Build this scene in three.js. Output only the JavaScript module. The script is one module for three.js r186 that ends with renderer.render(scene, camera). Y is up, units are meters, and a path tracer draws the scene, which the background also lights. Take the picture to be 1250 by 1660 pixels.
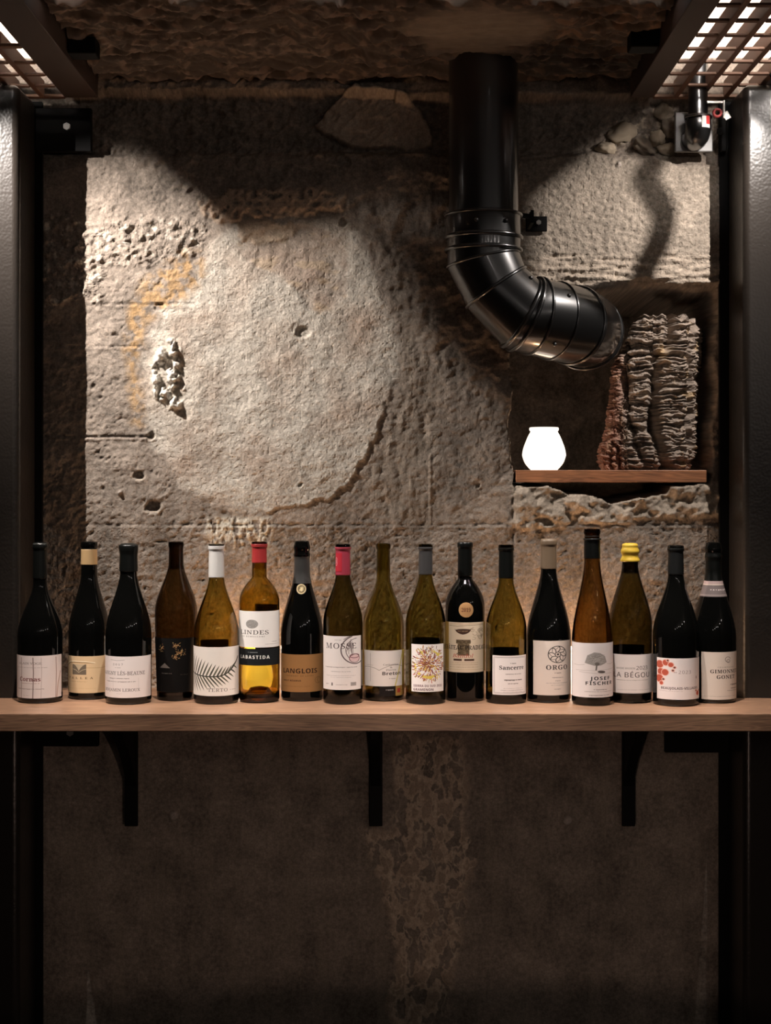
import * as THREE from 'three';
import { RoundedBoxGeometry } from 'three/addons/geometries/RoundedBoxGeometry.js';
import { RectAreaLightUniformsLib } from 'three/addons/lights/RectAreaLightUniformsLib.js';
import { mergeGeometries, mergeVertices } from 'three/addons/utils/BufferGeometryUtils.js';

// ---------------------------------------------------------------- camera, exposure, large lights
RectAreaLightUniformsLib.init();
const scene = new THREE.Scene();
scene.background = new THREE.Color(0, 0, 0);
const EYE = 1.5, CAMZ = 2.95, F = 2400, CX = 635, CY = 775;           // eye height, distance to the wall, focal length in pixels, principal point
const camera = new THREE.PerspectiveCamera(2 * Math.atan(830 / F) * 180 / Math.PI, 1250 / 1660, 0.05, 30);
camera.position.set(0, EYE, CAMZ);
camera.lookAt(0, EYE, 0);
camera.setViewOffset(1250, 1660, 625 - CX, 830 - CY, 1250, 1660);
const renderer = new THREE.WebGLRenderer({ antialias: true });
renderer.toneMapping = THREE.LinearToneMapping;
renderer.toneMappingExposure = 1.0;
renderer.shadowMap.enabled = true;
const WHITE = new THREE.Color(1.0, 0.915, 0.85), WARM = new THREE.Color(1.0, 0.55, 0.27), FILL = new THREE.Color(1.0, 0.71, 0.58);
const LIGHT = { leftSpot: 6.7, rightSpot: 2.0, down: 6.6, strip: 170, pendant: 0.03, candle: 0.13, niche: 0.008, table: 0.36 };

// ---------------------------------------------------------------- small helpers
function rng(seed) { let s = seed >>> 0; return () => { s = (s + 0x6d2b79f5) >>> 0; let t = Math.imul(s ^ (s >>> 15), 1 | s); t = (t + Math.imul(t ^ (t >>> 7), 61 | t)) ^ t; return ((t ^ (t >>> 14)) >>> 0) / 4294967296; }; }
const PERM = new Uint8Array(512); { const r = rng(7), p = [...Array(256).keys()]; for (let i = 255; i > 0; i--) { const j = Math.floor(r() * (i + 1)); [p[i], p[j]] = [p[j], p[i]]; } for (let i = 0; i < 512; i++) PERM[i] = p[i & 255]; }
const GX = new Float32Array(256), GY = new Float32Array(256); for (let i = 0; i < 256; i++) { GX[i] = Math.cos(i * 2.399963) * 1.6; GY[i] = Math.sin(i * 2.399963) * 1.6; }
function gn(x, y) {                                                     // gradient noise, about -1..1
  const xi = Math.floor(x), yi = Math.floor(y), fx = x - xi, fy = y - yi, X = xi & 255, Y = yi & 255;
  const a = PERM[PERM[X] + Y], b = PERM[PERM[X + 1] + Y], c = PERM[PERM[X] + Y + 1], d = PERM[PERM[X + 1] + Y + 1];
  const ux = fx * fx * fx * (fx * (fx * 6 - 15) + 10), uy = fy * fy * fy * (fy * (fy * 6 - 15) + 10);
  const n0 = GX[a] * fx + GY[a] * fy, n1 = GX[b] * (fx - 1) + GY[b] * fy, n2 = GX[c] * fx + GY[c] * (fy - 1), n3 = GX[d] * (fx - 1) + GY[d] * (fy - 1);
  const m0 = n0 + (n1 - n0) * ux, m1 = n2 + (n3 - n2) * ux;
  return m0 + (m1 - m0) * uy;
}
function fbm(x, y, o) { let s = 0, a = 0.5, f = 1; for (let i = 0; i < o; i++) { s += a * gn(x * f + i * 17.3, y * f - i * 9.1); f *= 2.03; a *= 0.5; } return s; }
function ridge(x, y, o) { let s = 0, a = 0.5, f = 1; for (let i = 0; i < o; i++) { s += a * (1 - 2 * Math.abs(gn(x * f + i * 7.7, y * f + i * 3.3))); f *= 2.1; a *= 0.5; } return s; }
const sm = (a, b, x) => { const t = Math.min(1, Math.max(0, (x - a) / (b - a))); return t * t * (3 - 2 * t); };
const clamp = (x, a = 0, b = 1) => Math.min(b, Math.max(a, x));
const lerp = (a, b, t) => a + (b - a) * t;
const col = (r, g, b) => new THREE.Color().setRGB(r, g, b);
const std = (r, g, b, roughness = 0.8, more = {}) => new THREE.MeshStandardMaterial({ color: col(r, g, b), roughness, ...more });
const phys = (r, g, b, roughness, more = {}) => new THREE.MeshPhysicalMaterial({ color: col(r, g, b), roughness, ...more });
const used = new Map();
function numbered(n) { const k = used.get(n) || 0; used.set(n, k + 1); return k ? `${n}_${String(k).padStart(3, '0')}` : n; }
function tag(o, label, category, group) { o.userData = { label, category, ...(group ? { group } : {}) }; return o; }
function thing(name, label, category, p = [0, 0, 0], group) { const o = new THREE.Group(); o.name = numbered(name); o.position.set(...p); scene.add(o); return tag(o, label, category, group); }
const partCount = new Map();
function part(name, g, m, parent, p) {
  const o = new THREE.Mesh(g, m), key = parent.uuid + name, k = partCount.get(key) || 0; partCount.set(key, k + 1);
  o.name = k ? `${name}_${String(k).padStart(3, '0')}` : name; if (p) o.position.set(...p); parent.add(o); return o;
}
function struct(name, g, m, p) { const o = new THREE.Mesh(g, m); o.name = name; o.userData = { kind: 'structure' }; if (p) o.position.set(...p); scene.add(o); return o; }
// a point at picture column px, row py, at distance z in front of the back wall
const at = (px, py, z) => new THREE.Vector3((px - CX) / F * (CAMZ - z), EYE - (py - CY) / F * (CAMZ - z), z);
function facesOut(g) {                                                  // turns a closed shell's faces outwards
  const p = g.attributes.position, ix = g.index; let vol = 0; const a = new THREE.Vector3(), b = new THREE.Vector3(), c = new THREE.Vector3();
  for (let i = 0; i < ix.count; i += 3) { a.fromBufferAttribute(p, ix.getX(i)); b.fromBufferAttribute(p, ix.getX(i + 1)); c.fromBufferAttribute(p, ix.getX(i + 2)); vol += a.dot(b.cross(c)); }
  if (vol < 0) { for (let i = 0; i < ix.count; i += 3) { const t = ix.getX(i + 1); ix.setX(i + 1, ix.getX(i + 2)); ix.setX(i + 2, t); } }
  g.computeVertexNormals(); return g;
}
function boxUV(g, ox = 0, oy = 0) {                                     // uv in metres from the dominant axis of each face
  const h = g.index ? g.toNonIndexed() : g; const p = h.attributes.position, n = h.attributes.normal, uv = new Float32Array(p.count * 2);
  for (let i = 0; i < p.count; i += 3) {
    const nx = Math.abs(n.getX(i) + n.getX(i + 1) + n.getX(i + 2)), ny = Math.abs(n.getY(i) + n.getY(i + 1) + n.getY(i + 2)), nz = Math.abs(n.getZ(i) + n.getZ(i + 1) + n.getZ(i + 2));
    for (let k = i; k < i + 3; k++) {
      const [u, v] = ny >= nx && ny >= nz ? [p.getX(k), p.getZ(k)] : nz >= nx ? [p.getX(k), p.getY(k) + 0.31] : [p.getZ(k), p.getY(k)];
      uv[k * 2] = u + ox; uv[k * 2 + 1] = v + oy;
    }
  }
  h.setAttribute('uv', new THREE.BufferAttribute(uv, 2)); return h;
}
function dataTexture(w, h, fill, srgb) {
  const d = new Uint8Array(w * h * 4); fill(d); const t = new THREE.DataTexture(d, w, h, THREE.RGBAFormat);
  t.magFilter = THREE.LinearFilter; t.minFilter = THREE.LinearMipmapLinearFilter; t.wrapS = t.wrapT = THREE.RepeatWrapping; if (srgb) t.colorSpace = THREE.SRGBColorSpace; t.needsUpdate = true; return t;
}
const toS = (x) => { x = clamp(x); return 255 * (x <= 0.0031308 ? 12.92 * x : 1.055 * Math.pow(x, 1 / 2.4) - 0.055); };
function grid(nx, ny, f) {                                              // an indexed sheet; f(i/nx, j/ny) gives position and uv
  const pos = new Float32Array((nx + 1) * (ny + 1) * 3), uv = new Float32Array((nx + 1) * (ny + 1) * 2), ix = new Uint32Array(nx * ny * 6); let k = 0;
  for (let j = 0; j <= ny; j++) for (let i = 0; i <= nx; i++) { const q = f(i / nx, j / ny), n = j * (nx + 1) + i; pos.set(q.slice(0, 3), n * 3); uv.set(q.slice(3, 5), n * 2); }
  for (let j = 0; j < ny; j++) for (let i = 0; i < nx; i++) { const a = j * (nx + 1) + i, b = a + 1, c = a + nx + 1, d = c + 1; ix.set([a, b, d, a, d, c], k); k += 6; }
  const g = new THREE.BufferGeometry(); g.setAttribute('position', new THREE.BufferAttribute(pos, 3)); g.setAttribute('uv', new THREE.BufferAttribute(uv, 2)); g.setIndex(new THREE.BufferAttribute(ix, 1)); g.computeVertexNormals(); return g;
}
function rod(points, r, seg = 40, rad = 10, closed = false) { return new THREE.TubeGeometry(new THREE.CatmullRomCurve3(points, closed), seg, r, rad, closed); }
function between(a, b, r0, r1 = r0, seg = 24) {                         // cylinder from a to b
  const d = b.clone().sub(a), g = new THREE.CylinderGeometry(r1, r0, d.length(), seg); g.applyQuaternion(new THREE.Quaternion().setFromUnitVectors(new THREE.Vector3(0, 1, 0), d.clone().normalize())); const m = a.clone().add(b).multiplyScalar(0.5); g.translate(m.x, m.y, m.z); return g;
}

// ---------------------------------------------------------------- the back wall: old concrete with plaster patches. Its surface is drawn in wall units of 1/813.6 m
const WU = 813.6, U0 = -60, U1 = 1330, V0 = 100, V1 = 1690;
const wx = (u) => (u - CX) / WU, wy = (v) => EYE - (v - CY) / WU;
function shapeOf(list) { const p = [], bb = [1e9, 1e9, -1e9, -1e9]; for (let i = 0; i < list.length; i += 2) { p.push([list[i], list[i + 1]]); bb[0] = Math.min(bb[0], list[i]); bb[1] = Math.min(bb[1], list[i + 1]); bb[2] = Math.max(bb[2], list[i]); bb[3] = Math.max(bb[3], list[i + 1]); } return { p, bb }; }
function sd(s, u, v) {                                                  // signed distance, negative inside; coarse far away
  const bb = s.bb, M = 45; if (u < bb[0] - M || u > bb[2] + M || v < bb[1] - M || v > bb[3] + M) return 60;
  const p = s.p; let d = 1e9, inside = false;
  for (let i = 0, j = p.length - 1; i < p.length; j = i++) {
    const ax = p[i][0], ay = p[i][1], bx = p[j][0], by = p[j][1], ex = bx - ax, ey = by - ay, wx_ = u - ax, wy_ = v - ay, t = clamp((wx_ * ex + wy_ * ey) / (ex * ex + ey * ey)), qx = wx_ - ex * t, qy = wy_ - ey * t;
    d = Math.min(d, qx * qx + qy * qy); if ((ay > v) !== (by > v) && u < (bx - ax) * (v - ay) / (by - ay) + ax) inside = !inside;
  }
  d = Math.sqrt(d); return inside ? -d : d;
}
const PATCH = shapeOf([378, 368, 420, 352, 480, 348, 530, 352, 572, 372, 596, 410, 610, 455, 628, 505, 642, 550, 644, 600, 630, 645, 612, 690, 596, 735, 566, 778, 530, 806, 480, 822, 430, 830, 385, 830, 330, 808, 285, 778, 252, 725, 236, 660, 232, 600, 246, 545, 268, 505, 300, 482, 322, 455, 326, 425, 340, 392]);
const SCAR = shapeOf([400, 385, 440, 366, 490, 362, 535, 376, 562, 400, 568, 440, 560, 480, 538, 502, 518, 512, 500, 496, 470, 462, 432, 436, 396, 420, 380, 402]);
const TAN = shapeOf([383, 362, 420, 354, 470, 360, 478, 384, 440, 394, 400, 396, 384, 382]);
const TOPPATCH = shapeOf([510, 198, 530, 182, 546, 160, 574, 141, 612, 150, 652, 150, 678, 172, 697, 208, 700, 236, 660, 240, 620, 236, 585, 239, 545, 226, 522, 214]);
const ROUGHFLUE = shapeOf([520, 250, 720, 235, 850, 240, 850, 470, 836, 665, 806, 712, 762, 660, 700, 575, 664, 530, 634, 470, 612, 420, 598, 372, 560, 345, 530, 300]);
const CRUMB = shapeOf([66, 352, 110, 340, 150, 372, 210, 352, 330, 352, 330, 415, 260, 425, 170, 430, 160, 492, 70, 494]);
const RIDGE = shapeOf([322, 330, 372, 310, 440, 304, 520, 306, 560, 318, 556, 346, 520, 340, 470, 352, 420, 348, 372, 362, 330, 352]);
const OCHRE = shapeOf([236, 455, 268, 430, 296, 410, 326, 412, 332, 446, 306, 482, 276, 500, 236, 520, 222, 600, 236, 690, 216, 690, 202, 560, 212, 490]);
const LINTEL = shapeOf([838, 262, 900, 256, 960, 246, 1000, 258, 1060, 256, 1092, 262, 1100, 268, 1250, 268, 1250, 462, 1100, 464, 1040, 456, 960, 464, 900, 466, 838, 452]);
const NICHE = shapeOf([832, 470, 900, 470, 960, 466, 1040, 460, 1100, 467, 1163, 465, 1166, 520, 1160, 580, 1166, 640, 1154, 690, 1158, 740, 1150, 786, 1112, 787, 1088, 790, 1080, 801, 1040, 808, 1012, 815, 985, 816, 958, 802, 922, 801, 892, 788, 856, 791, 833, 787, 829, 740, 824, 690, 831, 640, 826, 580]);
const SILL = shapeOf([830, 780, 1168, 780, 1168, 836, 1100, 842, 1060, 838, 1010, 852, 960, 846, 900, 856, 860, 862, 830, 850]);
const FLAKE = shapeOf([650, 1188, 690, 1196, 745, 1194, 756, 1260, 748, 1330, 770, 1390, 752, 1450, 746, 1530, 722, 1640, 660, 1690, 630, 1640, 645, 1540, 622, 1450, 600, 1380, 592, 1345, 640, 1350, 650, 1300, 640, 1260]);
const TAIL = shapeOf([640, 470, 668, 540, 706, 600, 716, 680, 700, 760, 690, 850, 620, 850, 590, 790, 628, 700, 650, 620, 648, 540]);
const ROUGHTOP = shapeOf([60, 120, 640, 120, 600, 250, 560, 300, 420, 298, 330, 330, 300, 320, 220, 262, 150, 252, 66, 250]);
const SEAMS = [[493, 160, 320, 1.6], [562, 85, 240, 1.2], [708, 85, 270, 2.4], [851, 160, 1230, 1.1], [1275, 420, 660, 1.6], [1275, 740, 1010, 1.4], [1415, 320, 720, 2.0], [985, 1130, 1250, 1.6], [1560, 350, 640, 1.2]];
const PITS = [[225, 770, 9, 14], [247, 822, 13, 16], [492, 538, 12, 7], [487, 786, 3.5, 6], [775, 788, 3.5, 6], [756, 958, 4, 5], [245, 708, 8, 9], [557, 362, 8, 9], [690, 1245, 6, 5], [735, 1210, 6, 6], [440, 1230, 4, 5], [330, 1255, 3, 4], [745, 1252, 4, 4], [258, 497, 9, 5]];
const KNOBS = [[282, 1322, 8], [920, 1330, 8], [1002, 269, 5], [195, 798, 4]];
const CHUNK = shapeOf([262, 553, 286, 553, 296, 574, 290, 600, 299, 640, 292, 668, 268, 658, 250, 644, 244, 610, 252, 580]);
const W = { h: 0, r: 0, g: 0, b: 0, f: 0 };
function mixTo(r, g, b, t) { W.r += (r - W.r) * t; W.g += (g - W.g) * t; W.b += (b - W.b) * t; }
function wallAt(u, v) {
  const w1 = fbm(u / 26, v / 26, 3) * 14, w2 = fbm(u / 26 + 50, v / 26 - 31, 3) * 14, big = fbm(u / 170, v / 170, 3), med = fbm(u / 48 + 9, v / 48, 3), fin = gn(u / 3.1, v / 3.1), fin2 = gn(u / 1.7 + 40, v / 1.7), sand = gn(u / 6.3 - 11, v / 6.3);
  const uu = u + w1, vv = v + w2;
  let h = big * 7 + med * 3, f = 0, grain = 0.55;
  // concrete with board marks: mottled grey-brown
  const mot = 1 + 0.55 * med + 0.35 * big + 0.22 * sand + 0.16 * fin;
  W.r = 0.215 * mot; W.g = 0.176 * mot; W.b = 0.142 * mot;
  const rough = fbm(u / 11, v / 9, 3);
  h += rough * (v > 856 && v < 1170 ? 3.0 : v > 1170 ? 1.2 : 2.6) + fbm(u / 24, v / 15, 3) * (v > 1170 ? 1 : 2.2); if (v > 856 && v < 1170) grain = 0.9;
  if (v > 1170) { grain = 0.3; const streak = sm(0.05, 0.35, fbm(u / 30, v / 220, 3)); mixTo(0.25, 0.205, 0.16, 0.5 * streak); }
  if (v > 250 && v < 1170) { const pk = gn(u / 6.8 + 13, v / 5.4 - 4), pk2 = gn(u / 12 - 6, v / 9 + 31); const where = (u < 345 || v > 856 || u > 838 ? 1 : 0.25) * sm(-0.28, 0.3, fbm(u / 60 + 21, v / 40, 2)); h -= where * (2.2 * sm(0.32, 0.66, pk) + 3.4 * sm(0.46, 0.72, pk2)); }
  // rough relief with pale mottling high on the wall and beside the flue
  let d = sd(ROUGHTOP, uu, vv), t = 1 - sm(-14, 10, d);
  if (t > 0) { h += t * (ridge(u / 26, v / 20, 3) * 9 - 5); grain += 0.2 * t; const pale = sm(0.18, 0.42, fbm(u / 30 + 3, v / 14, 4)); mixTo(0.29, 0.235, 0.185, t * 0.75 * pale); }
  d = sd(ROUGHFLUE, uu * 0.55 + u * 0.45, vv * 0.55 + v * 0.45) + fbm(u / 15, v / 22, 3) * 26; t = 1 - sm(-26, 26, d);
  if (t > 0) { h += t * (fbm(u / 30, v / 34, 4) * 9); const pale = sm(0.2, 0.4, fbm(u / 16, v / 34, 3)); mixTo(0.27, 0.215, 0.165, 0.45 * t * pale); }
  t = (1 - sm(-20, 22, sd(TAIL, uu, vv))); if (t > 0) { mixTo(0.21, 0.17, 0.13, t * 0.55); mixTo(0.34, 0.28, 0.22, t * 0.7 * sm(0.1, 0.34, fbm(u / 12, v / 60, 3))); h += t * fbm(u / 22, v / 60, 3) * 4; }
  // crumbled band on the left and efflorescence along the top of the plaster
  d = sd(CRUMB, uu, vv); t = 1 - sm(-8, 8, d);
  if (t > 0) { const c = 0.6 * ridge(u / 27 + 4, v / 24, 4) + 0.9 * fbm(u / 13, v / 11, 4); h += t * (c * 10 + 1); grain += 0.7 * t; mixTo(0.50, 0.45, 0.38, t * 0.85 * sm(0.12, 0.5, fbm(u / 14, v / 13, 3) + 0.12 * c)); }
  d = sd(RIDGE, uu, vv); t = 1 - sm(-5, 5, d);
  if (t > 0) { const c = ridge(u / 15, v / 13, 3); h += t * (c * 10 + 3); mixTo(0.50, 0.37, 0.27, t * 0.85 * sm(-0.05, 0.3, c)); }
  // the round lime-plaster patch
  d = sd(PATCH, u + w1, v + w2) + 7 * med;
  if (d < 24) {
    const crisp = sm(330, 520, u) * sm(560, 720, v), ed = lerp(10, 2.5, crisp); t = 1 - sm(-ed, ed, d); h = lerp(h, lerp(1.5, 4.5, crisp) + big * 6 + med * 4 + fbm(u / 15, v / 12, 3) * 2.2 + gn(u / 5.2, v / 4.6) * 0.55, t); h += crisp * 1.2 * Math.exp(-d * d / 14);
    const pink = clamp(0.22 + 1.6 * fbm(u / 90 + 2, v / 90 - 6, 3)), mm = 1 + 0.18 * sand + 0.14 * fin + 0.3 * med;
    mixTo(lerp(0.435, 0.355, pink) * mm, lerp(0.39, 0.28, pink) * mm, lerp(0.33, 0.22, pink) * mm, t); grain = lerp(grain, 0.75, t);
    
    const ds = sd(SCAR, u + w1 * 0.7, v + w2 * 0.7), ts = 1 - sm(-7, 4, ds + 6 * med); if (ts > 0) { h += ts * (-2.6 + fbm(u / 40, v / 40, 2) * 4); mixTo(0.29, 0.215, 0.165, ts * (0.35 + 0.35 * sm(-0.2, 0.3, med))); mixTo(0.42, 0.32, 0.22, ts * 0.7 * sm(0.1, 0.3, fbm(u / 50, v / 22, 3))); }
    const tt = 1 - sm(-3, 3, sd(TAN, u + w1 * 0.9, v + w2 * 0.9)); if (tt > 0) { h += tt * 3; mixTo(0.46, 0.35, 0.25, tt * 0.8); }
  }
  t = (1 - sm(-12, 12, sd(OCHRE, uu, vv))) * sm(-0.25, 0.25, fbm(u / 17, v / 17, 3) + 0.08); if (t > 0) mixTo(0.36, 0.215, 0.085, t * 0.72);
  // patch of smooth render near the ceiling
  d = sd(TOPPATCH, u + w1 * 0.5, v + w2 * 0.5);
  if (d < 40) { const dk = (1 - sm(10, 34, d + med * 24)) * sm(-1, 2, d); h -= dk * 8; t = 1 - sm(-2, 2, d); h = lerp(h, 9 + big * 3, t); mixTo(0.40 * (1 + 0.3 * med), 0.325 * (1 + 0.3 * med), 0.255 * (1 + 0.3 * med), t); grain = lerp(grain, 0.2, t); }
  if (u > 500 && u < 705 && v > 238 && v < 262) { t = sm(500, 515, u) * (1 - sm(690, 705, u)) * Math.exp(-Math.pow((v - 248 - 3 * med) / 5, 2)); h += 10 * t; mixTo(0.2, 0.16, 0.12, t); }
  // ledge under the ceiling
  if (v < 262) { const e = v - (u < 640 ? 152 : 160) - 5 * med; h += 26 * (1 - sm(-4, 4, e)); const rec = sm(0, 10, e) * (1 - sm(-6, 4, v - 250 - w2 * 0.6)); h += rec * (-22 + ridge(u / 24, v / 19, 3) * 13); if (u > 830) {  mixTo(0.40, 0.33, 0.25, rec * sm(0.05, 0.4, fbm(u / 15, v / 13, 3)) * sm(940, 1060, u)); } }
  // the lintel block over the niche
  d = sd(LINTEL, u + w1 * 0.4, v + w2 * 0.4);
  if (d < 12) { t = 1 - sm(-4, 4, d); const lay = sm(408, 424, v + med * 12); h = lerp(h, 12 + big * 4 + fbm(u / 10, v / 9, 3) * 4.2 + lay * (fbm(u / 60, v / 7, 3) * 13 - 1) - 2.4 * sm(0.3, 0.62, gn(u / 6.8 + 13, v / 5.4 - 4)), t); grain = lerp(grain, 0.95, t); const mm = 1 + 0.35 * med + 0.24 * sand + 0.16 * fin; mixTo(lerp(0.225, 0.29, lay) * mm, lerp(0.188, 0.24, lay) * mm, lerp(0.15, 0.19, lay) * mm, t); }
  // sill under the niche: broken stone
  d = sd(SILL, u + w1 * 0.5, v + w2 * 0.5);
  if (d < 10) { t = 1 - sm(-5, 5, d); h += t * (9 + fbm(u / 46, v / 30, 4) * 26 + Math.abs(gn(u / 22 + v / 40, v / 26 - u / 60)) * -9); const mm = 1 + 0.3 * med + 0.2 * sand; mixTo(0.36 * mm, 0.30 * mm, 0.235 * mm, t * 0.8); }
  if (u > 824 && u < 840 && v > 780 && v < 940) { t = Math.exp(-Math.pow((u - 832 - w1 * 0.4) / 1.6, 2)); h -= 5 * t; }
  if (u > 690 && u < 704 && v > 735 && v < 850) { t = Math.exp(-Math.pow((u - 697 - w1 * 0.1) / 1.5, 2)); h += 2.5 * t; mixTo(0.34, 0.28, 0.22, 0.6 * t); }
  // white broken lime
  d = sd(CHUNK, u + w1 * 0.5, v + w2 * 0.5); if (d < 8) { const n = fbm(u / 15 + 3, v / 19 + 8, 3) - 0.12 * sm(-8, -22, d); t = (1 - sm(-6, 5, d)) * sm(-0.06, 0.08, n); h += t * (12 + 16 * Math.max(0, n) + 5 * rough); mixTo(0.74, 0.70, 0.63, t); }
  if (v > 832 && v < 905 && u > 325 && u < 450) { const c = ridge(u / 13, v / 30, 3); t = sm(0.22, 0.5, c) * sm(832, 846, v) * (1 - sm(860, 905, v)) * sm(325, 345, u) * (1 - sm(430, 450, u)); h += 3 * t; mixTo(0.60, 0.54, 0.44, 0.9 * t); }
  // pale flaking layers under the shelf
  d = sd(FLAKE, u + w1 * 0.9, v + w2 * 0.9); t = 1 - sm(-6, 10, d);
  if (t > 0) { const c = fbm(u / 22, v / 34, 4); const l1 = sm(-0.10, -0.06, c), l2 = sm(0.14, 0.17, c), vein = 1 - sm(0.01, 0.05, Math.abs(fbm(u / 34 + 8, v / 55, 3))); h += t * (l1 * 2.5 + l2 * 2.5); mixTo(0.46, 0.36, 0.27, t * l1 * 0.92); mixTo(0.26, 0.20, 0.15, t * l2 * 0.7); mixTo(0.55, 0.45, 0.34, t * vein * 0.6); }
  for (const s of SEAMS) { const e = v - s[0] - w2 * 0.12; if (e > -8 && e < 8 && u > s[1] && u < s[2]) { t = sm(s[1], s[1] + 14, u) * (1 - sm(s[2] - 14, s[2], u)) * (0.45 + 0.55 * sm(-0.25, 0.15, gn(u / 22, s[0]))); h += t * s[3] * (-2.2 * Math.exp(-e * e / 3) + 1.4 * Math.exp(-(e - 3.5) * (e - 3.5) / 3)); } }
  for (const c of PITS) { const dx = u + w1 * 0.3 - c[0], dy = v + w2 * 0.3 - c[1], q = (dx * dx + dy * dy * 1.5) / (c[2] * c[2]); if (q < 4) { t = 1 - sm(0.4, 1.1, q); h -= c[3] * t; const lip = Math.exp(-Math.pow((q - 1.5) / 0.5, 2)) * (dy > 0 ? 1 : 0.2); h += 1.5 * lip; mixTo(0.42, 0.36, 0.29, 0.3 * lip); } }
  for (const c of KNOBS) { const dx = u - c[0], dy = v - c[1], q = (dx * dx + dy * dy) / (c[2] * c[2]); if (q < 3) { t = 1 - sm(0.4, 1.1, q + rough * 0.6); h += 6 * t; mixTo(0.36, 0.31, 0.27, t * 0.9); } }
  // the niche
  d = sd(NICHE, u + w1 * 0.35, v + w2 * 0.35);
  if (d < 0) { const slope = u > 1110 && v < 770 ? 34 : 9; h = lerp(h, -430 + med * 30, sm(0, slope, -d)); }
  f = grain * (0.55 * fin + 0.4 * fin2 + 0.55 * sand);
  const pit = sm(0.42, 0.62, gn(u / 4.3 + 70, v / 4.3)) * grain; f -= 1.3 * pit; const dk = 1 + 0.22 * gn(u / 2.6 - 33, v / 2.6 + 5) + 0.16 * gn(u / 7.5 + 61, v / 7.5); W.r *= dk; W.g *= dk; W.b *= dk;
  W.h = h; W.f = f;
  return h;
}
const TW = 1664, TH = 1904, colorData = new Uint8Array(TW * TH * 4), bumpData = new Uint8Array(TW * TH * 4);
for (let j = 0; j < TH; j++) for (let i = 0; i < TW; i++) {
  wallAt(U0 + (i + 0.5) / TW * (U1 - U0), V1 + (j + 0.5) / TH * (V0 - V1)); const k = (j * TW + i) * 4;
  colorData[k] = toS(W.r); colorData[k + 1] = toS(W.g); colorData[k + 2] = toS(W.b); colorData[k + 3] = 255;
  bumpData[k] = bumpData[k + 1] = bumpData[k + 2] = clamp(127 + W.f * 42, 0, 255); bumpData[k + 3] = 255;
}
const wallMap = dataTexture(TW, TH, (d) => d.set(colorData), true), wallBump = dataTexture(TW, TH, (d) => d.set(bumpData), false);
wallMap.wrapS = wallMap.wrapT = wallBump.wrapS = wallBump.wrapT = THREE.ClampToEdgeWrapping;
const wallMaterial = new THREE.MeshStandardMaterial({ map: wallMap, bumpMap: wallBump, bumpScale: 0.0042, roughness: 0.95 });
const NX = 580, NY = 664;
const wallBack = struct('wall_back', grid(NX, NY, (a, b) => { const u = lerp(U0, U1, a), v = lerp(V1, V0, b); return [wx(u), wy(v), wallAt(u, v) / 1000, a, b]; }), wallMaterial);
const plain = std(0.2, 0.165, 0.13, 0.95), darkPlain = std(0.06, 0.05, 0.043, 0.95);
const bx = (w, h, d, x, y, z) => { const g = new THREE.BoxGeometry(w, h, d); g.translate(x, y, z); return g; };
part('backing', mergeGeometries([bx(4.6, 3.1, 0.1, 0, 1.45, -0.56), bx(1.5, 3.1, 0.5, -1.604, 1.45, -0.26), bx(1.5, 3.1, 0.5, 1.604, 1.45, -0.26), bx(1.72, 0.4, 0.5, 0, 0.19, -0.26), bx(1.72, 0.7, 0.5, 0, 2.68, -0.26)]), plain, wallBack);
part('recess_lining', mergeGeometries([bx(0.7, 0.62, 0.03, -0.92, 2.61, 0.006), bx(0.74, 0.62, 0.03, 0.83, 2.61, 0.006)]), std(0.74, 0.66, 0.56, 0.95), wallBack);
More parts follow.
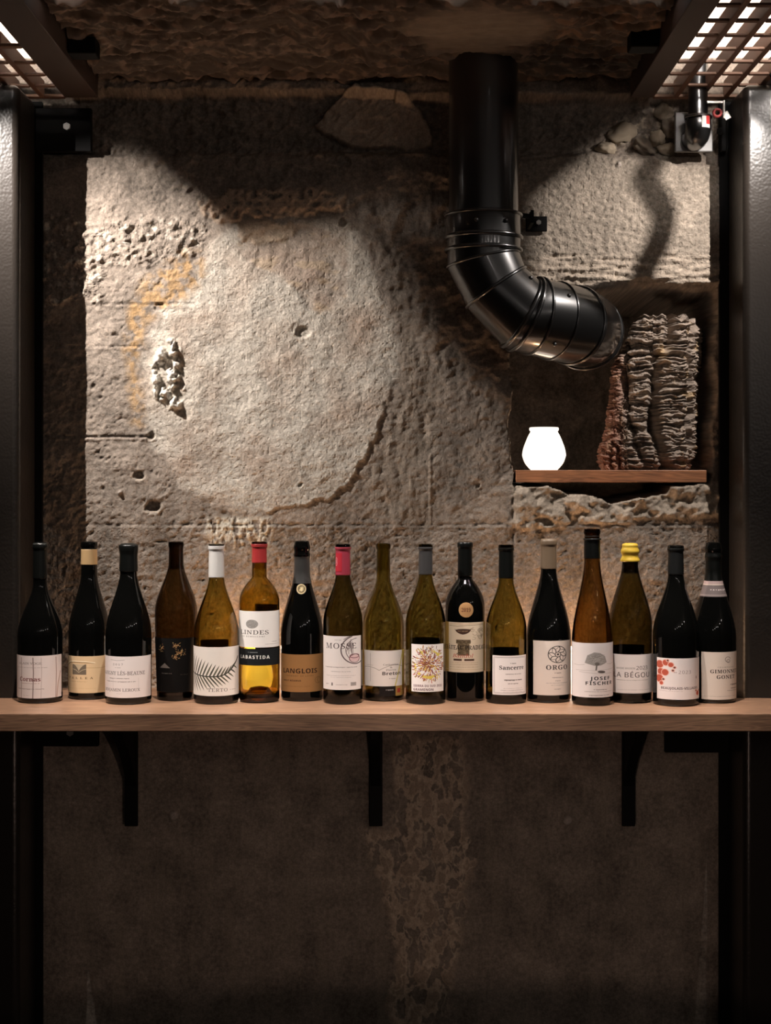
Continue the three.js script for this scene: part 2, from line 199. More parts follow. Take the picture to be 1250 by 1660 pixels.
// ---------------------------------------------------------------- the rest of the room
struct('floor', bx(4.6, 0.1, 5.9, 0, -0.05, 2.45), std(0.09, 0.07, 0.055, 0.7));
struct('wall_left', bx(0.1, 3.1, 5.9, -2.3, 1.45, 2.45), darkPlain);
struct('wall_right', bx(0.1, 3.1, 5.9, 2.3, 1.45, 2.45), darkPlain);
struct('wall_front', bx(4.6, 3.1, 0.1, 0, 1.45, 5.35), darkPlain);
const CEIL = 2.29, RX0 = -0.575, RX1 = 0.468, RO0 = -1.25, RO1 = 1.2, RZ = 1.3;
const DOWNZ = 0.53, DOWN = [[-0.53, -0.66], [-0.33, -0.40], [-0.11, -0.13], [0.10, 0.13], [0.27, 0.39], [0.42, 0.66]];
const recessLining = std(0.55, 0.47, 0.38, 0.95);
{
  // rough rock between the two lighting recesses
  const rock = (x, z) => { const w = fbm(x * 9, z * 9, 3) * 0.05, st = ridge((x + w) * 7, (z + w) * 22, 4), r = Math.hypot(x - 0.15, (z - 0.36) * 0.8), plaster = 1 - sm(0.09, 0.15, r + w * 0.6); let pit = 1; for (const [lx] of DOWN) pit = Math.min(pit, sm(0.028, 0.040, Math.hypot(x - lx, z - DOWNZ))); return { h: pit < 1 ? lerp(0.012, -0.012, pit) : -0.004 - (0.02 * st + 0.014 * fbm(x * 18, z * 30, 4)) * (1 - 0.8 * plaster) - 0.012 * plaster, st, plaster }; };
  const S = 900, tex = dataTexture(S, S, (d) => { for (let j = 0; j < S; j++) for (let i = 0; i < S; i++) {
    const x = lerp(RX0, RX1, i / S), z = lerp(1.3, 0, j / S), q = rock(x, z), n = fbm(x * 34, z * 46, 4), big = fbm(x * 6 + 4, z * 9, 3), pale = sm(0.08, 0.36, n + 0.25 * big + 0.18 * q.st), k = (j * S + i) * 4; let r = 0.12, g = 0.094, b = 0.076;
    const warm = sm(-0.3, 0.5, x); r = lerp(r, lerp(0.25, 0.25, warm), pale * 0.85); g = lerp(g, lerp(0.205, 0.175, warm), pale * 0.7); b = lerp(b, lerp(0.165, 0.115, warm), pale * 0.7);
    const m = 1 + 0.3 * n; r = lerp(r, 0.27, q.plaster) * m; g = lerp(g, 0.215, q.plaster) * m; b = lerp(b, 0.17, q.plaster) * m; d[k] = toS(r); d[k + 1] = toS(g); d[k + 2] = toS(b); d[k + 3] = 255; } }, true);
  tex.wrapS = tex.wrapT = THREE.ClampToEdgeWrapping;
  const rockGeo = grid(260, 320, (a, b) => { const x = lerp(RX0, RX1, a), z = lerp(1.3, -0.03, b); return [x, CEIL + 0.012 + rock(x, z).h, z, a, b]; });
  { const ix = rockGeo.index; for (let i = 0; i < ix.count; i += 3) { const t = ix.getX(i + 1); ix.setX(i + 1, ix.getX(i + 2)); ix.setX(i + 2, t); } rockGeo.computeVertexNormals(); }
  const ceiling = struct('ceiling', rockGeo, new THREE.MeshStandardMaterial({ map: tex, roughness: 0.95 }));
  // slabs round the recesses; each recess is a lined trough open at its foot
  part('slab', mergeGeometries([bx(RX1 - RX0, 0.66, RZ, (RX0 + RX1) / 2, CEIL + 0.36, RZ / 2), bx(4.6, 0.66, 4.1, 0, CEIL + 0.34, RZ + 2.05), bx(1.0, 0.66, RZ, RO0 - 0.5, CEIL + 0.34, RZ / 2), bx(1.05, 0.66, RZ, RO1 + 0.525, CEIL + 0.34, RZ / 2)]), darkPlain, ceiling);
  part('recess_lid', mergeGeometries([bx(RX0 - RO0, 0.1, RZ, (RX0 + RO0) / 2, CEIL + 0.62, RZ / 2), bx(RO1 - RX1, 0.1, RZ, (RO1 + RX1) / 2, CEIL + 0.62, RZ / 2)]), recessLining, ceiling);
}
// ---------------------------------------------------------------- shared surfaces
const woodTex = dataTexture(1024, 512, (d) => { for (let j = 0; j < 512; j++) for (let i = 0; i < 1024; i++) {
  const x = i / 1024, y = j / 512, X = x * 8, Y = y * 8, tw = Math.sin(x * Math.PI * 2) * 0.25; const ring = fbm(Math.cos(x * 6.283) * 0.8 + Y * 1.1, Math.sin(x * 6.283) * 0.8 + Y * 3.1, 3), g1 = gn(X * 1.5 + tw, Y * 22), g2 = gn(X * 5, Y * 60 + tw), stripe = Math.sin((ring * 9 + Y * 2.2) * 3.2);
  const m = 1 + 0.20 * stripe + 0.26 * g1 + 0.22 * g2 + 0.25 * ring, k = (j * 1024 + i) * 4; d[k] = toS(0.245 * m); d[k + 1] = toS(0.138 * m * (0.98 + 0.05 * g1)); d[k + 2] = toS(0.08 * m); d[k + 3] = 255; } }, true);
woodTex.repeat.set(1 / 0.9, 1 / 0.42);
const wood = new THREE.MeshPhysicalMaterial({ map: woodTex, roughness: 0.42, clearcoat: 0.25, clearcoatRoughness: 0.35 });
const hammered = dataTexture(512, 512, (d) => { for (let j = 0; j < 512; j++) for (let i = 0; i < 512; i++) { const n = gn(i / 512 * 48, j / 512 * 48), s = gn(i / 512 * 14, j / 512 * 14), v = clamp(127 + 70 * n + 50 * s, 0, 255), k = (j * 512 + i) * 4; d[k] = d[k + 1] = d[k + 2] = v; d[k + 3] = 255; } }, false);
hammered.repeat.set(4, 4);
const steel = phys(0.017, 0.0135, 0.011, 0.33, { bumpMap: hammered, bumpScale: 0.0005, specularIntensity: 0.7, clearcoat: 0.15, clearcoatRoughness: 0.22 });
const blackSteel = phys(0.005, 0.0047, 0.0047, 0.6, { specularIntensity: 0.2 });
const flueMaterial = phys(0.006, 0.006, 0.006, 0.29, { ior: 1.65, clearcoat: 1, clearcoatRoughness: 0.1 });
const grateMaterial = phys(0.15, 0.075, 0.045, 0.6);
const galvanised = std(0.34, 0.33, 0.31, 0.42, { metalness: 0.85 });

// ---------------------------------------------------------------- the long shelf, its brackets, the posts
const SHELF = EYE - 0.4154, SHELF_T = 0.0315, SFZ = 0.34;
const PL = { x0: -0.705, out: -0.83 }, PR = { x0: 0.666, out: 0.79 };
{
  const s = new THREE.Shape(), e = 0.0015; const pz = 0.152 + e;
  const pts = [[-0.98, SFZ], [0.98, SFZ], [0.98, 0.02], [PR.out + e, 0.02], [PR.out + e, pz], [PR.x0 - 0.016 - e, pz], [PR.x0 - 0.016 - e, 0.016], [PL.x0 + 0.012 + e, 0.016], [PL.x0 + 0.012 + e, pz], [PL.out - e, pz], [PL.out - e, 0.02], [-0.98, 0.02]];
  pts.forEach(([x, z], i) => (i ? s.lineTo(x, z) : s.moveTo(x, z)));
  const g = new THREE.ExtrudeGeometry(s, { depth: SHELF_T - 0.003, bevelEnabled: true, bevelSize: 0.0015, bevelThickness: 0.0015, bevelSegments: 2, bevelOffset: -0.0015 });
  g.rotateX(Math.PI / 2); g.translate(0, SHELF - 0.0015, 0);           // shape's second axis becomes depth
  const h = thing('wall_shelf', 'long walnut plank shelf carrying the row of wine bottles between two steel posts', 'shelf');
  part('board', boxUV(g), wood, h);
}
for (const [px, label] of [[215, 'black steel shelf bracket nearest the left post under the bottle shelf'], [609.5, 'black steel shelf bracket under the middle of the bottle shelf'], [1017, 'black steel shelf bracket nearest the right post under the bottle shelf']]) {
  const x = (px - CX) / WU, b = thing('shelf_bracket', label, 'bracket', [x, SHELF - SHELF_T, 0.01], 'brackets under the bottle shelf');
  part('wall_plate', (() => { const g = new RoundedBoxGeometry(0.026, 0.243, 0.008, 2, 0.0015); g.translate(0, -0.1215, 0.004); return g; })(), blackSteel, b);
  part('arm', (() => { const g = new RoundedBoxGeometry(0.026, 0.008, 0.15, 2, 0.0015); g.translate(0, -0.0042, 0.083); return g; })(), blackSteel, b);
  const s = new THREE.Shape(); s.moveTo(0.006, -0.008); s.lineTo(0.15, -0.008); s.lineTo(0.15, -0.045); s.quadraticCurveTo(0.06, -0.085, 0.006, -0.165);
  const g = new THREE.ExtrudeGeometry(s, { depth: 0.018, bevelEnabled: true, bevelSize: 0.001, bevelThickness: 0.001, bevelSegments: 1 }); g.rotateY(-Math.PI / 2); g.translate(0.009, 0, 0);
  part('gusset', g, blackSteel, b);
}
function post(P, side, label, plateTop, plateFoot) {                    // side: +1 the free side looks to +x
  const w = Math.abs(P.out - P.x0), cx = (P.out + P.x0) / 2, top = 2.246, o = thing('steel_post', label, 'post', [cx, 0, 0]);
  const col_ = new RoundedBoxGeometry(w, top, 0.134, 5, 0.014); col_.translate(0, top / 2, 0.083); part('column', boxUV(col_), steel, o);
  const fl = side > 0 ? 0.012 : 0.016; const f = bx(w + fl, top, 0.012, side * fl / 2, top / 2, 0.0105); part('rear_flange', f, blackSteel, o);
  for (const [x0, x1, y0, y1, z] of [plateTop, plateFoot]) {
    const g = new RoundedBoxGeometry(Math.abs(x1 - x0), Math.abs(y1 - y0), 0.014, 2, 0.002); const p = part('anchor_plate', g, blackSteel, o, [(x0 + x1) / 2 - cx, (y0 + y1) / 2, z]);
    const hex = new THREE.CylinderGeometry(0.0075, 0.0075, 0.006, 6); hex.rotateX(Math.PI / 2); part('bolt', hex, side > 0 ? galvanised : blackSteel, p, [side * 0.008, 0.006, 0.009]);
  }
}
post(PL, 1, 'left black-brown steel post standing beside the bottle with the pinkish streaked label', [PL.x0, wx(152), wy(180), wy(250), 0.018], [PL.x0, wx(164), wy(1170), wy(1206), 0.022]);
post(PR, -1, 'right black-brown steel post beside the niche, mirroring the lit wall on its flank', [wx(1163), PR.x0 - 0.006, wy(198), wy(252), 0.03], [wx(1074), PR.x0, wy(1165), wy(1216), 0.022]);

// ---------------------------------------------------------------- steel grates under the ceiling recesses
function grate(xFrame, dir, frameW, n, zs, zEnd, label, sparse) {
  const o = thing('ceiling_grate', label, 'grate', [0, 2.25, 0]);
  const H = 0.032, bar = 0.011, step = 0.049;
  const box = (w, h, d, x, z, m = grateMaterial, name = 'bar') => { const g = new RoundedBoxGeometry(w, h, d, 1, Math.min(0.002, h * 0.3)); return part(name, g, m, o, [x, h / 2, z]); };
  const dark = phys(0.06, 0.036, 0.027, 0.6);
  box(frameW, 0.075, 1.22, xFrame - dir * frameW / 2, 0.64, dark, 'frame_bar');
  const xo = xFrame + dir * (n * step + 0.01); box(0.03, H, 1.22, xo + dir * 0.015, 0.64, dark, 'frame_bar');
  for (const z of [0.028, zEnd]) box(Math.abs(xo - xFrame), 0.006, 0.016, (xo + xFrame) / 2, z, grateMaterial, 'end_bar');
  for (let i = 1; i <= n; i++) box(bar, H, zEnd - 0.044, xFrame + dir * (i * step - bar / 2), (zEnd + 0.028) / 2, grateMaterial, 'long_bar');
  for (let z = zs; z < zEnd - 0.03; z += 0.08) for (let i = 0; i < n; i++) box(step - bar - 0.0006, 0.005, bar, xFrame + dir * (i * step + (step - bar) / 2), z, grateMaterial, 'cross_bar');
  const hanger = new RoundedBoxGeometry(0.05, 0.03, 0.045, 2, 0.003); part('hanger', hanger, blackSteel, o, [xFrame - dir * (frameW + 0.026), 0.022, sparse ? 0.29 : 0.33]);
  return o;
}
grate(0.517, 1, 0.046, 4, 0.115, 1.24, 'right brown lattice ceiling grate glowing above the plate-mounted pipe', false);
grate(-0.645, -1, 0.066, 2, 0.11, 0.37, 'left brown lattice ceiling grate ending above the left steel post', true);
for (const [x, label, front] of [[-0.9, 'white strip light in the ceiling recess over the left grate', 0.06], [0.78, 'white strip light in the ceiling recess over the right grate', 0]]) {
  const o = thing('strip_light', label, 'lamp', [x, 2.325, 0.60]); o.rotation.x = 0.1;
  const L = 0.44; part('housing', new RoundedBoxGeometry(L + 0.03, 0.056, 0.04, 2, 0.006), std(0.3, 0.2, 0.14, 0.6), o);
  part('added_light_shield', new RoundedBoxGeometry(L + 0.12, 0.004, 0.185 + front, 1, 0.001), std(0.3, 0.2, 0.14, 0.6), o, [0, -0.031, 0.0075 - front / 2]);  // added shield under the strip, keeps its light off the wall below
  part('diffuser', new RoundedBoxGeometry(L, 0.05, 0.006, 1, 0.002), std(0.9, 0.9, 0.9, 0.6, { emissive: WHITE, emissiveIntensity: 2 }), o, [0, 0, -0.023]);
  const a = new THREE.RectAreaLight(WHITE, LIGHT.strip, L, 0.05); a.position.set(0, 0, -0.030); o.add(a);
}

// ---------------------------------------------------------------- spot lamps just outside the picture, with added, unseen plates that cut their beams to shape
function spotLamp(name, p, target, power, angle, penumbra, radius, label, category = 'lamp') {
  const o = thing(name, label, category, [p.x, p.y, p.z]), d = target.clone().sub(p).normalize();
  const q = new THREE.Quaternion().setFromUnitVectors(new THREE.Vector3(0, 1, 0), d.clone().negate());
  const hp = [[0.0, 0.075], [0.018, 0.074], [0.021, 0.066], [0.021, 0.006], [0.018, 0.006], [0.017, 0.012], [0.0, 0.014]].map(([x, y]) => new THREE.Vector2(x, y));
  const h = new THREE.LatheGeometry(hp, 28); h.applyQuaternion(q); part('housing', h, blackSteel, o);
  const lens = new THREE.CylinderGeometry(0.0165, 0.0165, 0.003, 24); lens.translate(0, 0.0095, 0); lens.applyQuaternion(q); part('lens', lens, std(0.9, 0.9, 0.85, 0.5, { emissive: WHITE, emissiveIntensity: 6 }), o);
  const l = new THREE.SpotLight(WHITE, power, 0, angle, penumbra, 2); l.position.copy(d.clone().multiplyScalar(0.0)); l.target.position.copy(d); l.shadow.radius = radius / 0.02; l.shadow.mapSize.set(2048, 2048); l.shadow.camera.near = 0.02; o.add(l); o.add(l.target);
  return o;
}
function shadeQuad(o, p, corners, t) {                                        // an added four-cornered plate, out of view, that shades the wall area between the given wall points
  const q = corners.map((c) => c.clone().sub(p).multiplyScalar(t)), th = q[0].clone().normalize().multiplyScalar(0.0006);
  sheet(o, q, th);
}
function sheet(o, q, th) {
  const P = [...q.map((v) => v.clone().sub(th)), ...q.map((v) => v.clone().add(th))], pos = []; P.forEach((v) => pos.push(v.x, v.y, v.z));
  const g = new THREE.BufferGeometry(); g.setAttribute('position', new THREE.Float32BufferAttribute(pos, 3)); g.setIndex([0, 1, 2, 0, 2, 3, 4, 6, 5, 4, 7, 6, 0, 4, 5, 0, 5, 1, 1, 5, 6, 1, 6, 2, 2, 6, 7, 2, 7, 3, 3, 7, 4, 3, 4, 0]); facesOut(g);
  part('added_shade_plate', g.toNonIndexed(), blackSteel, o).geometry.computeVertexNormals();
}
function shadePlate(o, p, A, B, reach, t) {                                   // an added plate near the lamp whose edge lies in the plane through the lamp and the wall line A-B
  const a = A.clone().sub(p).multiplyScalar(t), b = B.clone().sub(p).multiplyScalar(t), e = b.clone().sub(a).normalize(), n = a.clone().cross(b).normalize(); if (n.y < 0) n.negate();
  sheet(o, [a, b, b.clone().addScaledVector(n, reach), a.clone().addScaledVector(n, reach)], a.clone().normalize().multiplyScalar(0.0012));
}
const along = (A, B, s) => A.clone().addScaledVector(B.clone().sub(A).normalize(), s);
{
  const p = new THREE.Vector3(-0.885, 2.25, 0.40), o = spotLamp('spot_lamp', p, new THREE.Vector3(-0.40, 1.64, 0), LIGHT.leftSpot, 0.67, 0.95, 0.0022, 'small black spotlight with added shade plates hung beside the left post');
  const A = new THREE.Vector3(wx(223), wy(250), 0), B = new THREE.Vector3(wx(354), wy(361), 0); const C = new THREE.Vector3(wx(395), wy(394), 0), D = new THREE.Vector3(wx(606), wy(366), 0), E = new THREE.Vector3(wx(676), wy(520), 0), G = new THREE.Vector3(wx(900), wy(760), 0); shadePlate(o, p, along(A, B, -0.22), C, 0.09, 0.08); shadePlate(o, p, C, D, 0.09, 0.0801); shadePlate(o, p, D, E, 0.07, 0.0802); shadePlate(o, p, E, G, 0.07, 0.0803);
  const p2 = new THREE.Vector3(0.728, 2.215, 0.36), o2 = spotLamp('spot_lamp', p2, new THREE.Vector3(0.40, 1.72, 0), LIGHT.rightSpot, 0.84, 0.85, 0.0010, 'small black spotlight with added shade plates hung beside the right post');
  const A2 = new THREE.Vector3(wx(948), wy(253), 0), B2 = new THREE.Vector3(wx(850), wy(331), 0); shadePlate(o2, p2, along(A2, B2, -0.16), along(A2, B2, 0.80), 0.03, 0.05); shadeQuad(o2, p2, [[856, 322], [834, 735], [610, 765], [610, 300]].map(([u, v]) => new THREE.Vector3(wx(u), wy(v), 0)), 0.052);
  const occluder = [[1062, 215], [1058, 262], [1046, 290], [1062, 322], [1075, 352], [1066, 392], [1046, 436], [1034, 470]].map(([u, v]) => new THREE.Vector3(wx(u), wy(v), 0.012).sub(p2).multiplyScalar(0.075).add(p2));  // added cord out of view, bent to throw the curved shade on the lintel
  tag(scene.add(new THREE.Mesh(rod(occluder, 0.0018, 60, 8), blackSteel)).children.at(-1), 'added unseen cord bent to cast a curved shade on the lintel', 'occluder').name = 'added_occluder';
}
// narrow downlights let into the ceiling above the shelf's front edge, and pendant bulbs deeper in the room
{
  const names = ['first', 'second', 'third', 'fourth', 'fifth', 'sixth'];
  DOWN.forEach(([x, tx], i) => spotLamp('ceiling_downlight', new THREE.Vector3(x, 2.299, DOWNZ), new THREE.Vector3(tx, 1.10, 0.27), LIGHT.down, 0.235, 0.95, 0.009, `${names[i]} recessed ceiling downlight from the left, aimed at the wine bottles`));
  [[-0.5, 2.1, 4.6], [0.3, 2.12, 4.2], [0.8, 2.16, 3.8], [1.3, 2.1, 3.5], [1.75, 2.15, 2.9], [2.0, 2.1, 2.2]].forEach((p, i) => {
    const o = thing('pendant_lamp', `${names[i]} bare bulb pendant from the left, deep in the room facing the wall`, 'lamp', p);
    part('bulb', new THREE.SphereGeometry(0.03, 20, 14), std(1, 1, 1, 0.5, { emissive: WHITE, emissiveIntensity: 40 }), o);
    part('cord', new THREE.CylinderGeometry(0.003, 0.003, CEIL - p[1] - 0.03, 8), blackSteel, o, [0, (CEIL - p[1]) / 2 + 0.02, 0]);
    const l = new THREE.PointLight(FILL, LIGHT.pendant); l.shadow.radius = 1.6; o.add(l);
  });
}
// ---------------------------------------------------------------- the black flue pipe
{
  const o = thing('flue_pipe', 'glossy black segmented flue pipe bending from the ceiling into the niche', 'pipe');
  const ring = (c, n, r, e = 1) => {                                      // a circle, stretched by e across a mitre cut
    const N = n.clone().normalize(), side = new THREE.Vector3().crossVectors(N, new THREE.Vector3(0, 0, 1)).normalize(), up = new THREE.Vector3().crossVectors(side, N).normalize(), out = [];
    for (let i = 0; i < 64; i++) { const t = i / 64 * Math.PI * 2; out.push(c.clone().addScaledVector(side, Math.cos(t) * r * e).addScaledVector(up, Math.sin(t) * r)); } return out;
  };
  const skin = (rings) => { const pos = [], ix = [], n = 64; rings.forEach((r) => r.forEach((p) => pos.push(p.x, p.y, p.z))); for (let k = 0; k + 1 < rings.length; k++) for (let i = 0; i < n; i++) { const a = k * n + i, b = k * n + (i + 1) % n; ix.push(a, b, b + n, a, b + n, a + n); } const g = new THREE.BufferGeometry(); g.setAttribute('position', new THREE.Float32BufferAttribute(pos, 3)); g.setIndex(ix); g.computeVertexNormals(); return g; };
  const bead = (r, rad = 0.0035) => rod(r, rad, 96, 8, true);
  const c0 = at(784, 60, 0.15), c1 = at(784, 352, 0.15); c0.y = CEIL + 0.02; c0.x = c1.x;
  const down = new THREE.Vector3(0, -1, 0), R = 0.0655;
  part('straight_pipe', skin([ring(c0, down, R), ring(c1, down, R)]), flueMaterial, o);
  const A0 = at(784, 350, 0.15), A1 = at(784, 386, 0.15), A2 = at(784, 406, 0.15), A3 = at(783.5, 421, 0.15), B = at(804, 466, 0.15), C = at(844, 508, 0.15), D = at(866, 512.5, 0.142), E = at(897, 520, 0.122), G = at(928, 527, 0.092), H = at(945, 533, 0.05), I = at(948, 538, -0.03);
  A0.x = A1.x = A2.x = c1.x;
  const d1 = B.clone().sub(A3), d2 = C.clone().sub(B), d3 = D.clone().sub(C).add(E.clone().sub(C)), nB = d1.clone().normalize().add(d2.clone().normalize()), nC = d2.clone().normalize().add(d3.clone().normalize()), nA = down.clone().add(d1.clone().normalize());
  part('collar', skin([ring(A0, down, R + 0.001), ring(A0, down, 0.0705), ring(A1, down, 0.0705), ring(A2, down, 0.069)]), flueMaterial, o);
  const rA = ring(A3, nA, 0.069, 1.01), rB = ring(B, nB, 0.0655, 1.015), rC = ring(C, nC, 0.0695, 1.02);
  part('elbow_segment', skin([ring(A2, down, 0.069), rA]), flueMaterial, o);
  part('elbow_segment', skin([rA, rB]), flueMaterial, o);
  part('elbow_segment', skin([rB, rC]), flueMaterial, o);
  const nD = E.clone().sub(C), nE = G.clone().sub(D), nG = H.clone().sub(E), nH = I.clone().sub(G), nI = I.clone().sub(H);
  const rD = ring(D, nD, 0.0735), rE = ring(E, nE, 0.0745), rG = ring(G, nG, 0.075), rH = ring(H, nH, 0.0745), rI = ring(I, nI, 0.074);
  part('sleeve', skin([rC, ring(C.clone().lerp(D, 0.25), nC.clone().add(nD.clone().normalize()), 0.0735), rD]), flueMaterial, o);
  part('sleeve', skin([rD, rE]), flueMaterial, o);
  part('sleeve', skin([rE, rG]), flueMaterial, o);
  part('end_piece', skin([rG, ring(G.clone().lerp(H, 0.5), nG.clone().normalize().add(nH.clone().normalize()), 0.0752), rH, rI, ring(I.clone().addScaledVector(nI.clone().normalize(), -0.002), nI, 0.066), ring(H, nH, 0.066)]), flueMaterial, o);
  for (const [r, w] of [[ring(A0, down, 0.0715), 0.003], [ring(A1, down, 0.071), 0.0045], [ring(A2, down, 0.0705), 0.004], [rA, 0.0028], [rB, 0.0036], [rC, 0.0045], [ring(C.clone().lerp(D, 0.3), nC.clone().add(nD.clone().normalize()), 0.0738), 0.004], [rD, 0.0032], [rE, 0.0028], [rG, 0.0034], [ring(G.clone().lerp(H, 0.12), nG, 0.0752), 0.003], [rI, 0.005]]) part('bead', bead(r, w), flueMaterial, o);
  const rivet = new THREE.SphereGeometry(0.0042, 12, 8);
  const onSurf = (c, n, r, ang) => { const N = n.clone().normalize(), up = new THREE.Vector3(0, 0, 1).addScaledVector(N, -N.z).normalize(), side = new THREE.Vector3().crossVectors(N, up); return c.clone().addScaledVector(up, Math.cos(ang) * r).addScaledVector(side, Math.sin(ang) * r); };
  const put = (c, n, r, ang) => { const p = onSurf(c, n, r, ang); part('rivet', rivet, flueMaterial, o, [p.x, p.y, p.z]); };
  put(D.clone().lerp(E, 0.6), nE, 0.0745, -0.62); put(D.clone().lerp(E, 0.35), nE, 0.0745, 0.75); put(A0.clone().lerp(A1, 0.45), down, 0.0712, 0.25); put(A0.clone().lerp(A1, 0.45), down, 0.0712, -0.55); put(B.clone().lerp(C, 0.5), d2, 0.068, -0.9);
  // strap that ties the collar to the wall
  const strapY = at(0, 366, 0).y, px = wx(868);
  part('wall_bracket', (() => { const g = new RoundedBoxGeometry(0.042, 0.03, 0.006, 2, 0.0015); g.translate(px, strapY, 0.021); return g; })(), blackSteel, o);
  part('strap', mergeGeometries([bx(0.006, 0.024, 0.085, px - 0.016, strapY, 0.064), between(new THREE.Vector3(px - 0.016, strapY, 0.1), new THREE.Vector3(c1.x + 0.06, strapY, 0.13), 0.005).toNonIndexed()].map((g) => g.index ? g.toNonIndexed() : g)), blackSteel, o);
  const hex = new THREE.CylinderGeometry(0.005, 0.005, 0.006, 6); hex.rotateX(Math.PI / 2); part('bolt', hex, galvanised, o, [px + 0.004, strapY + 0.002, 0.026]);
}
// ---------------------------------------------------------------- pipe with an elbow on a plate, top right
{
  const o = thing('vent_pipe', 'short black pipe dropping through the right grate into a wall plate', 'pipe');
  const X = 0.593, z = 0.085;
  part('mounting_plate', (() => { const g = new RoundedBoxGeometry(0.074, 0.078, 0.01, 2, 0.0025); g.translate(X, wy(226) + 0.004, 0.042); return g; })(), phys(0.16, 0.155, 0.15, 0.4), o);
  part('tube', between(new THREE.Vector3(X, 2.31, z), new THREE.Vector3(X, wy(214), z), 0.0185, 0.0185, 32), flueMaterial, o);
  const el = rod([new THREE.Vector3(X, wy(212), z), new THREE.Vector3(X, wy(222), z), new THREE.Vector3(X, wy(231), z - 0.008), new THREE.Vector3(X, wy(234), z - 0.022), new THREE.Vector3(X, wy(234), 0.045)], 0.0245, 40, 28); part('elbow', el, flueMaterial, o);
  part('bead', new THREE.TorusGeometry(0.0235, 0.003, 8, 32).rotateX(Math.PI / 2), flueMaterial, o, [X, wy(207), z]);
  const stick = new THREE.CylinderGeometry(0.0252, 0.0252, 0.024, 16, 1, true, 0.1, 0.75); part('sticker', stick, std(0.75, 0.73, 0.7, 0.6, { side: THREE.DoubleSide }), o, [X, wy(217), z]);
  const red = new THREE.CylinderGeometry(0.0258, 0.0258, 0.016, 16, 1, true, 0.45, 0.35); part('sticker', red, std(0.5, 0.03, 0.03, 0.6, { side: THREE.DoubleSide }), o, [X, wy(215), z]);
  const c = thing('pipe_clamp', 'small galvanised clamp with a red ring beside the plate-mounted pipe', 'clamp', [X + 0.033, wy(204), 0.105]);
  part('ring', new THREE.TorusGeometry(0.0068, 0.0028, 10, 24), phys(0.45, 0.06, 0.06, 0.4), c);
  part('bar', new RoundedBoxGeometry(0.034, 0.005, 0.008, 2, 0.001), galvanised, c, [-0.004, 0.02, 0]);
  part('screw', new THREE.CylinderGeometry(0.003, 0.003, 0.034, 10), galvanised, c, [0.012, 0.006, 0.002]);
  part('wing', (() => { const g = new RoundedBoxGeometry(0.012, 0.016, 0.003, 2, 0.001); g.rotateZ(0.5); return g; })(), galvanised, c, [0.017, -0.006, 0.003]);
}
// rubble stones left showing in the recess above the lintel
{
  const stoneMat = [std(0.32, 0.26, 0.19, 0.95), std(0.2, 0.16, 0.12, 0.95), std(0.40, 0.33, 0.245, 0.95)], r = rng(31);
  const stones = [0, 1, 2].map((s) => { const g = mergeVertices(new THREE.IcosahedronGeometry(1, 4).deleteAttribute('uv').deleteAttribute('normal')), p = g.attributes.position; for (let i = 0; i < p.count; i++) { const x = p.getX(i), y = p.getY(i), z = p.getZ(i), k = 1 + 0.6 * fbm(x * 1.1 + s * 9, y * 1.3 + z * 1.7, 5) + 0.16 * gn(x * 5 + s, y * 5 + z * 4) + 0.08 * gn(x * 11 + s, y * 11 - z * 9); p.setXYZ(i, x * k, y * k, z * k); } g.computeVertexNormals(); return g; });
  [[1010, 212, 21, 13], [1045, 236, 16, 10], [985, 238, 14, 9], [1078, 178, 13, 12], [1090, 206, 14, 15], [1068, 222, 11, 12], [1084, 240, 14, 9], ].forEach(([u, v, a, b], i) => {
    const m = part('stone', stones[i % 3], stoneMat[i % 3], wallBack, [wx(u), wy(v), -0.02 + 0.006 * r()]); m.scale.set(a * 1.15 / WU, b * 1.15 / WU, 0.02); m.rotation.z = r() * 1.2 - 0.6; });
}
// ---------------------------------------------------------------- niche: shelf, candle lamp, cork bark
const NSHELF = EYE + (CY - 762) / F * (CAMZ - 0.004);
{
  const g = new RoundedBoxGeometry((1145 - 836) / WU, 0.0246, 0.30, 2, 0.0015); g.translate(wx(990.5), NSHELF - 0.0123, -0.146);
  const o = thing('niche_shelf', 'short oak-brown shelf board inside the wall niche under the cork bark', 'shelf'); const oak = wood.clone(); oak.color.setRGB(1.35, 1.02, 0.78); part('board', boxUV(g, 0.2, 0.13), oak, o);
}
function candleLamp(p, power, glow, label, tint = WARM) {
  const o = thing('candle_lamp', label, 'lamp', [p.x, p.y, p.z], 'frosted white candle lamps');
  const s = 0.088 / 248, prof = [[0, 0], [70, 0], [78, 4], [92, 18], [110, 42], [122, 74], [124, 92], [118, 124], [106, 158], [92, 192], [80, 214], [77, 220], [82, 226], [84, 234], [82, 242], [78, 244], [72, 240], [70, 222], [84, 190], [110, 124], [115, 92], [108, 60], [80, 16], [0, 12]].map(([x, y]) => new THREE.Vector2(x * s, y * s));
  const g = facesOut(new THREE.LatheGeometry(new THREE.SplineCurve(prof).getPoints(110).map((q) => new THREE.Vector2(Math.max(0, q.x), q.y)), 48));
  part('shade', g, std(0.9, 0.88, 0.84, 0.35, { emissive: new THREE.Color(1, 0.9, 0.76), emissiveIntensity: glow }), o);
  part('candle', new THREE.CylinderGeometry(0.019, 0.019, 0.015, 24), std(0.85, 0.82, 0.74, 0.6), o, [0, 0.0125, 0]);
  const l = new THREE.PointLight(tint, power); l.position.set(0, 0.04, 0); l.shadow.radius = 1.5; o.add(l);
}
candleLamp(new THREE.Vector3(wx(882) * (CAMZ + 0.045) / CAMZ, NSHELF, -0.045), LIGHT.niche, 1.35, 'glowing frosted candle lamp on the niche shelf beside the cork bark');
candleLamp(new THREE.Vector3(-0.267, SHELF, 0.082), LIGHT.candle, 1.5, 'glowing candle lamp half hidden behind the amber bottle with a black band');
